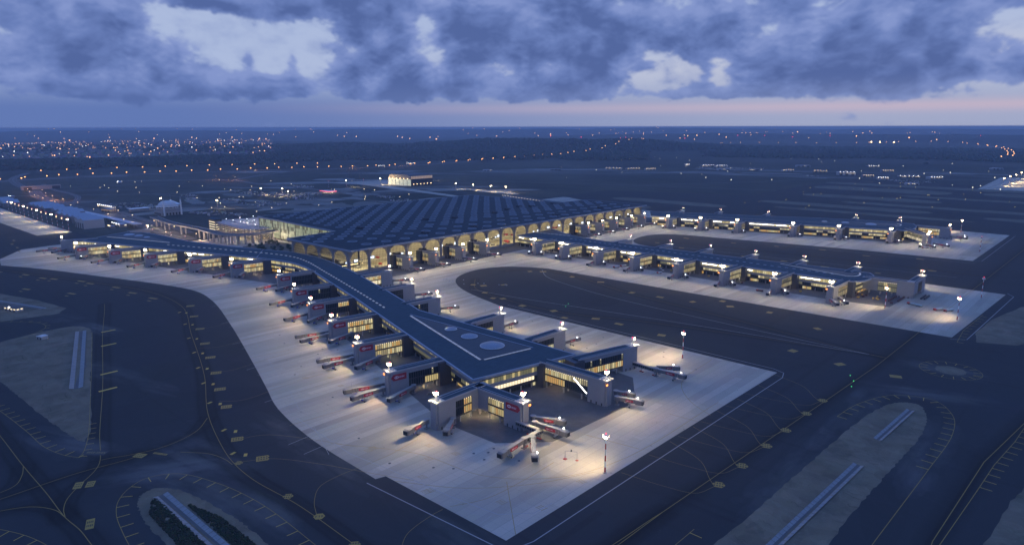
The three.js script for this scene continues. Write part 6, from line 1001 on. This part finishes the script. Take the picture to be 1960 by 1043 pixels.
// earth works, yards and rough fields between the airport and the highway
{
  const pale = [std(1, 1, 1, 1, 0, { map: dirtTex(0.12, 0.26, 260, [1.02, 1, 0.9]) }), std(1, 1, 1, 1, 0, { map: dirtTex(0.03, 0.08, 260, [0.95, 1, 0.9]) }), std(1, 1, 1, 1, 0, { map: dirtTex(0.08, 0.17, 300, [1, 1, 0.9]) })];
  let lv = 0; const patch = (u, v, lu, lvv, turn, m) => { const pts = []; for (let i = 0; i < 14; i++) { const a = i / 14 * 6.283, k = rr(0.7, 1.15), x = Math.cos(a) * lu * k, y = Math.sin(a) * lvv * k; pts.push([u + x * Math.cos(turn) - y * Math.sin(turn), v + x * Math.sin(turn) + y * Math.cos(turn)]); } struct(bag().sheet(smooth(pts, 3, true), -0.27 + 0.012 * (lv++ % 9)).build('earth_patch', m)); };
  for (let i = 0; i < 46; i++) { const az = rr(-36, 0), d = rr(2100, 3900), [u, v] = polar(az, d); if (v > 500 && !(u > -1500)) patch(u, v, rr(60, 260), rr(25, 80), AIM - az * rad + Math.PI / 2 + rr(-0.4, 0.4), pale[i % 3]); }
  for (let i = 0; i < 44; i++) { const az = rr(0, 38), d = rr(3400, 5000), [u, v] = polar(az, d); if (d < 4150) patch(u, v, rr(120, 420), rr(25, 70), AIM - az * rad + Math.PI / 2 + rr(-0.25, 0.25), pale[i % 3]); }
  for (let i = 0; i < 26; i++) { const u = rr(-2350, -1650), v = rr(860, 1500); patch(u, v, rr(30, 120), rr(15, 50), rr(0, 3), pale[i % 2 ? 0 : 2]); }
  for (const p of [[[-2600, 900], [-2200, 980], [-1900, 1100], [-1600, 1180]], [[-2350, 700], [-2200, 900], [-2150, 1150], [-2300, 1400]], [[-2900, 1200], [-2600, 1500], [-2500, 1900], [-2700, 2300]], [[-2600, 2300], [-2200, 2700], [-1900, 3100], [-1200, 3300]], [[-1500, 2400], [-1200, 2900], [-1000, 3500], [-900, 4000]], [[-2100, 2100], [-1500, 2350], [-1000, 2500]], [[-1900, 3900], [-1300, 3700], [-600, 3850], [0, 4050]]]) road(smooth(p, 6), 10, -0.13, false);
  // parked plant, vehicles and stacks in the yards: too many and too small to tell apart
  const box = new THREE.BoxGeometry(1, 1, 1).translate(0, 0.5, 0), n = 1500, im = new THREE.InstancedMesh(box, std(0.5, 0.5, 0.5, 0.8), n), q = new THREE.Object3D(), c = new THREE.Color();
  const cl = []; for (let i = 0; i < 22; i++) cl.push([rr(-2500, -1640), rr(700, 1420), rr(20, 90)]); for (let i = 0; i < 10; i++) cl.push([rr(-2000, -700), rr(3200, 3800), rr(30, 120)]);
  for (let k = 0; k < n; k++) { const [a, b, r] = cl[k % cl.length]; q.position.set(a + rr(-r, r), -0.3, -(b + rr(-r, r) * 0.6)); q.scale.set(rr(2, 9), rr(1.2, 4), rr(1.8, 4)); q.rotation.y = rr(0, 3); q.updateMatrix(); im.setMatrixAt(k, q.matrix); const w = rr(0.15, 1.3); im.setColorAt(k, c.setRGB(w, w * rr(0.8, 1), w * rr(0.6, 1))); }
  im.name = 'yard_clutter'; scene.add(im); stuff(im, 'vehicles and material stacks scattered over the yards behind the terminal', 'yard clutter');
}
// woods on the hills
{
  const g0 = new THREE.IcosahedronGeometry(1, 1), p = g0.attributes.position; for (let i = 0; i < p.count; i++) { const k = 0.72 + 0.5 * Math.abs(Math.sin(p.getX(i) * 12.7 + p.getY(i) * 7.1 + p.getZ(i) * 9.3)); p.setXYZ(i, p.getX(i) * k, p.getY(i) * k, p.getZ(i) * k); } g0.computeVertexNormals();
  const N = 26000, im = new THREE.InstancedMesh(g0, std(0.03, 0.042, 0.03, 1), N), q = new THREE.Object3D(), c = new THREE.Color(); let k = 0, tries = 0;
  while (k < N && tries < 400000) { tries++; const az = rr(-41, 41), d = 4200 + 5200 * Math.pow(rnd(), 1.2), [u, v] = polar(az, d); if (woodland(u, v) < 0.35 + 0.5 * rnd()) continue; q.position.set(u, groundH(u, v) + rr(2, 6), -v); const s = rr(6, 13); q.scale.set(s * rr(0.9, 1.6), s * rr(0.7, 1.2), s * rr(0.9, 1.6)); q.rotation.set(rr(-0.3, 0.3), rr(0, 6), rr(-0.3, 0.3)); q.updateMatrix(); im.setMatrixAt(k, q.matrix); im.setColorAt(k, c.setRGB(rr(0.6, 1.4), rr(0.6, 1.3), rr(0.6, 1.2))); k++; }
  im.count = k; im.name = 'hill_woods'; im.castShadow = true; scene.add(im); stuff(im, 'dark woods covering the hills behind the airport', 'woods');
}
// planted trees between the terminal corner and the garage
{
  const leafN = 260, mk = (s0) => { const P = [], N = []; for (let i = 0; i < leafN; i++) { const a = rr(0, 6.283), b = Math.acos(rr(-1, 1)), r = Math.pow(rnd(), 0.4) * (1 + 0.25 * Math.sin(a * 3 + s0)); const c = new THREE.Vector3(Math.sin(b) * Math.cos(a) * r * 2.6, Math.cos(b) * r * 2.3 + 4.4, Math.sin(b) * Math.sin(a) * r * 2.6); const t = new THREE.Vector3(rr(-1, 1), rr(-1, 1), rr(-1, 1)).normalize(), w = new THREE.Vector3(rr(-1, 1), rr(-1, 1), rr(-1, 1)).cross(t).normalize(), k = rr(0.35, 0.75); const A = c.clone().addScaledVector(t, k), B = c.clone().addScaledVector(w, k * 0.7), D = c.clone().addScaledVector(t, -k).addScaledVector(w, -k * 0.3); for (const v of [A, B, D]) P.push(v.x, v.y, v.z); } const g = new THREE.BufferGeometry(); g.setAttribute('position', new THREE.Float32BufferAttribute(P, 3)); g.computeVertexNormals(); return g; };
  const crowns = [mk(1), mk(2.2), mk(4)], trunk = bag().cyl(0.28, 0.14, 3.8, 0, 0, 0, 6).bar(new THREE.Vector3(0, 2.6, 0), new THREE.Vector3(1.1, 4.4, 0.4), 0.1, 5).bar(new THREE.Vector3(0, 2.8, 0), new THREE.Vector3(-0.8, 4.6, -0.7), 0.1, 5).geo(), leafM = std(0.035, 0.06, 0.025, 0.9), bark = std(0.08, 0.06, 0.045, 1);
  struct(bag().sheet(rough([[-1300, 610], [-1200, 590], [-1120, 600], [-1120, 670], [-1180, 690], [-1290, 690]], 2), -0.01).build('planted_bed', grassMat2));
  for (let i = 0; i < 70; i++) { const u = rr(-1296, -1125), v = rr(612, 682); const g = thing('garden_tree', 'small dark tree in the planted bed left of the terminal corner', 'tree', [u, v], rr(0, 6), 'trees in the planted bed'); g.scale.setScalar(rr(0.8, 1.35)); part('trunk', trunk, bark, g); part('crown', crowns[i % 3], leafM, g); }
  const kb = thing('roof_kiosk', 'small dark flat roofed kiosk beside the terminal corner', 'kiosk', [-1150, 690]); part('wall', bag().box(22, 6, 12, 0, 0, 0).geo(), M.dark, kb); part('roof', bag().box(25, 0.7, 15, 0, 6, 0).geo(), M.concreteWall, kb);
}
// ---------------------------------------------------------------- small things on the aprons
const cartBed = bag().box(3.6, 0.3, 1.8, 0, 0.7, 0).geo(), cartTop = bag().box(3.4, 1.5, 1.7, 0, 1.0, 0).geo(), cartBar = bag().box(1.4, 0.12, 0.12, 2.4, 0.7, 0).geo(), cw = new THREE.CylinderGeometry(0.3, 0.3, 0.2, 8).rotateX(Math.PI / 2), cartCol = std(0.10, 0.035, 0.03, 0.6);
function cart(u, v, turn, label, group, mat = cartCol) { const g = thing('baggage_cart', label, 'baggage cart', [u, v, 0.02], turn, group); part('bed', cartBed, M.dark, g); part('box', cartTop, mat, g); part('tow_bar', cartBar, M.steel, g); for (const x of [-1.3, 1.3]) for (const z of [-0.8, 0.8]) { const w = part('wheel', cw, M.tyre, g); w.position.set(x, 0.32, z); } }
for (let i = 0; i < 8; i++) cart(-235 + i * 0.2, 994 + i * 6.2, Math.PI / 2, 'dark red baggage cart in the left parked row at middle pier tip', 'left row of baggage carts'); for (let i = 0; i < 7; i++) cart(-225, 999 + i * 6.0, Math.PI / 2, 'dark red baggage cart in the right parked row at middle pier tip', 'right row of baggage carts');
for (let i = 0; i < 10; i++) cart(-206 + (i % 2) * 4, 1036 + Math.floor(i / 2) * 6, Math.PI / 2, 'dark cart in the tight double block near the middle apron edge', 'block of parked carts', M.dark);
cart(-229, 983, 0, 'single red baggage cart left of the two parked rows', undefined, cartCol);
function trailer(u, v, turn, label, l, top) { const g = thing('flatbed_trailer', label, 'trailer', [u, v, 0.02], turn * rad); part('bed', bag().box(l, 0.5, 3.2, 0, 0.8, 0).geo(), M.dark, g); part('load', bag().box(l * 0.7, 1.6, 3.0, l * 0.1, 1.3, 0).geo(), top, g); part('cab', bag().box(2.2, 1.6, 2.8, -l / 2 + 1.2, 1.3, 0).geo(), M.redPaint, g); for (const x of [-l * 0.35, l * 0.2, l * 0.35]) for (const z of [-1.4, 1.4]) { const w = part('wheel', new THREE.CylinderGeometry(0.45, 0.45, 0.35, 10).rotateX(Math.PI / 2), M.tyre, g); w.position.set(x, 0.46, z); } }
const teal = std(0.30, 0.40, 0.44, 0.5);
trailer(-204, 993, -20, 'long trailer with pale bed and red cab beside parked carts', 20, teal); trailer(-176, 988, 65, 'big flat loader with pale teal top at the apron corner', 16, teal); trailer(-165, 990, 65, 'second pale loader touching the big flat loader', 16, teal);
trailer(-633, 934, 70, 'pale cargo trailer parked left of the fourth middle pier finger', 12, M.offwhite); trailer(-630, 950, 70, 'second cargo trailer parked close to the fourth middle pier finger', 12, M.offwhite); trailer(-556, 942, 60, 'small pale truck parked before the fifth middle pier finger', 8, M.offwhite); trailer(-386, 932, 15, 'low brown trailer between two middle pier fingers', 10, cartCol); trailer(-907, 455, -5, 'small service truck beside the first near pier finger', 8, M.offwhite); trailer(-300, 1488, 30, 'white truck with red cab near the far pier tip', 12, M.offwhite);
{ const g = thing('height_gantry', 'thin steel portal gantry standing on the near apron', 'gantry', [-272.5, 353]); part('post', bag().bar(new THREE.Vector3(-3.8, 0, 2), new THREE.Vector3(-3.8, 6.4, 2), 0.16).geo(), M.steel, g); part('post', bag().bar(new THREE.Vector3(3.8, 0, -2), new THREE.Vector3(3.8, 6.4, -2), 0.16).geo(), M.steel, g); part('beam', bag().bar(new THREE.Vector3(-3.8, 6.4, 2), new THREE.Vector3(3.8, 6.4, -2), 0.16).geo(), M.steel, g); part('post_base', bag().box(2.2, 0.4, 2.2, -3.8, 0.02, 2).geo(), M.redPaint, g); part('post_base', bag().box(1.6, 0.4, 1.6, 3.8, 0.02, -2).geo(), M.redPaint, g); part('signal_box', bag().box(0.7, 1.4, 0.7, 0.2, 6.4, 0).geo(), M.dark, g); }
[[-538, 680], [-544, 693], [-182, 663], [-175, 650], [-172, 634]].forEach(([u, v], i) => { const g = thing('taxiway_light', `${ORD[i]} small green taxiway light ${i < 2 ? 'in the bay beside the near pier' : 'on the right taxiway centre line'}`, 'taxiway light', [u, v, 0]); part('light_base', bag().cyl(0.5, 0.5, 0.2, 0, 0.01, 0, 10).geo(), M.steel, g); part('lamp', new THREE.SphereGeometry(0.36, 8, 6).translate(0, 0.36, 0), M.greenLamp, g); });
for (let i = 0; i < 12; i++) { const u = -900 + i * 42, v = 520 - (u + 916) * 0.297 - rr(14, 24); cart(u, v, rr(0, 6), 'baggage cart on the dark service road beside the near pier', 'carts beside the near pier', i % 3 ? M.bridgeGrey : cartCol); }
for (let i = 0; i < 16; i++) cart(rr(-286, -246), rr(985, 1008), rr(0, 6), 'baggage cart under the glowing rounded middle pier tip', 'carts under the middle pier tip', i % 2 ? M.yellow : cartCol);
for (let i = 0; i < 18; i++) { const u = rr(-880, -310); cart(u, rr(958, 972), rr(0, 6), 'vehicle sized cart on the service road along the middle pier', 'carts along the middle pier', [M.offwhite, cartCol, M.yellow][i % 3]); }
renderer.render(scene, camera);
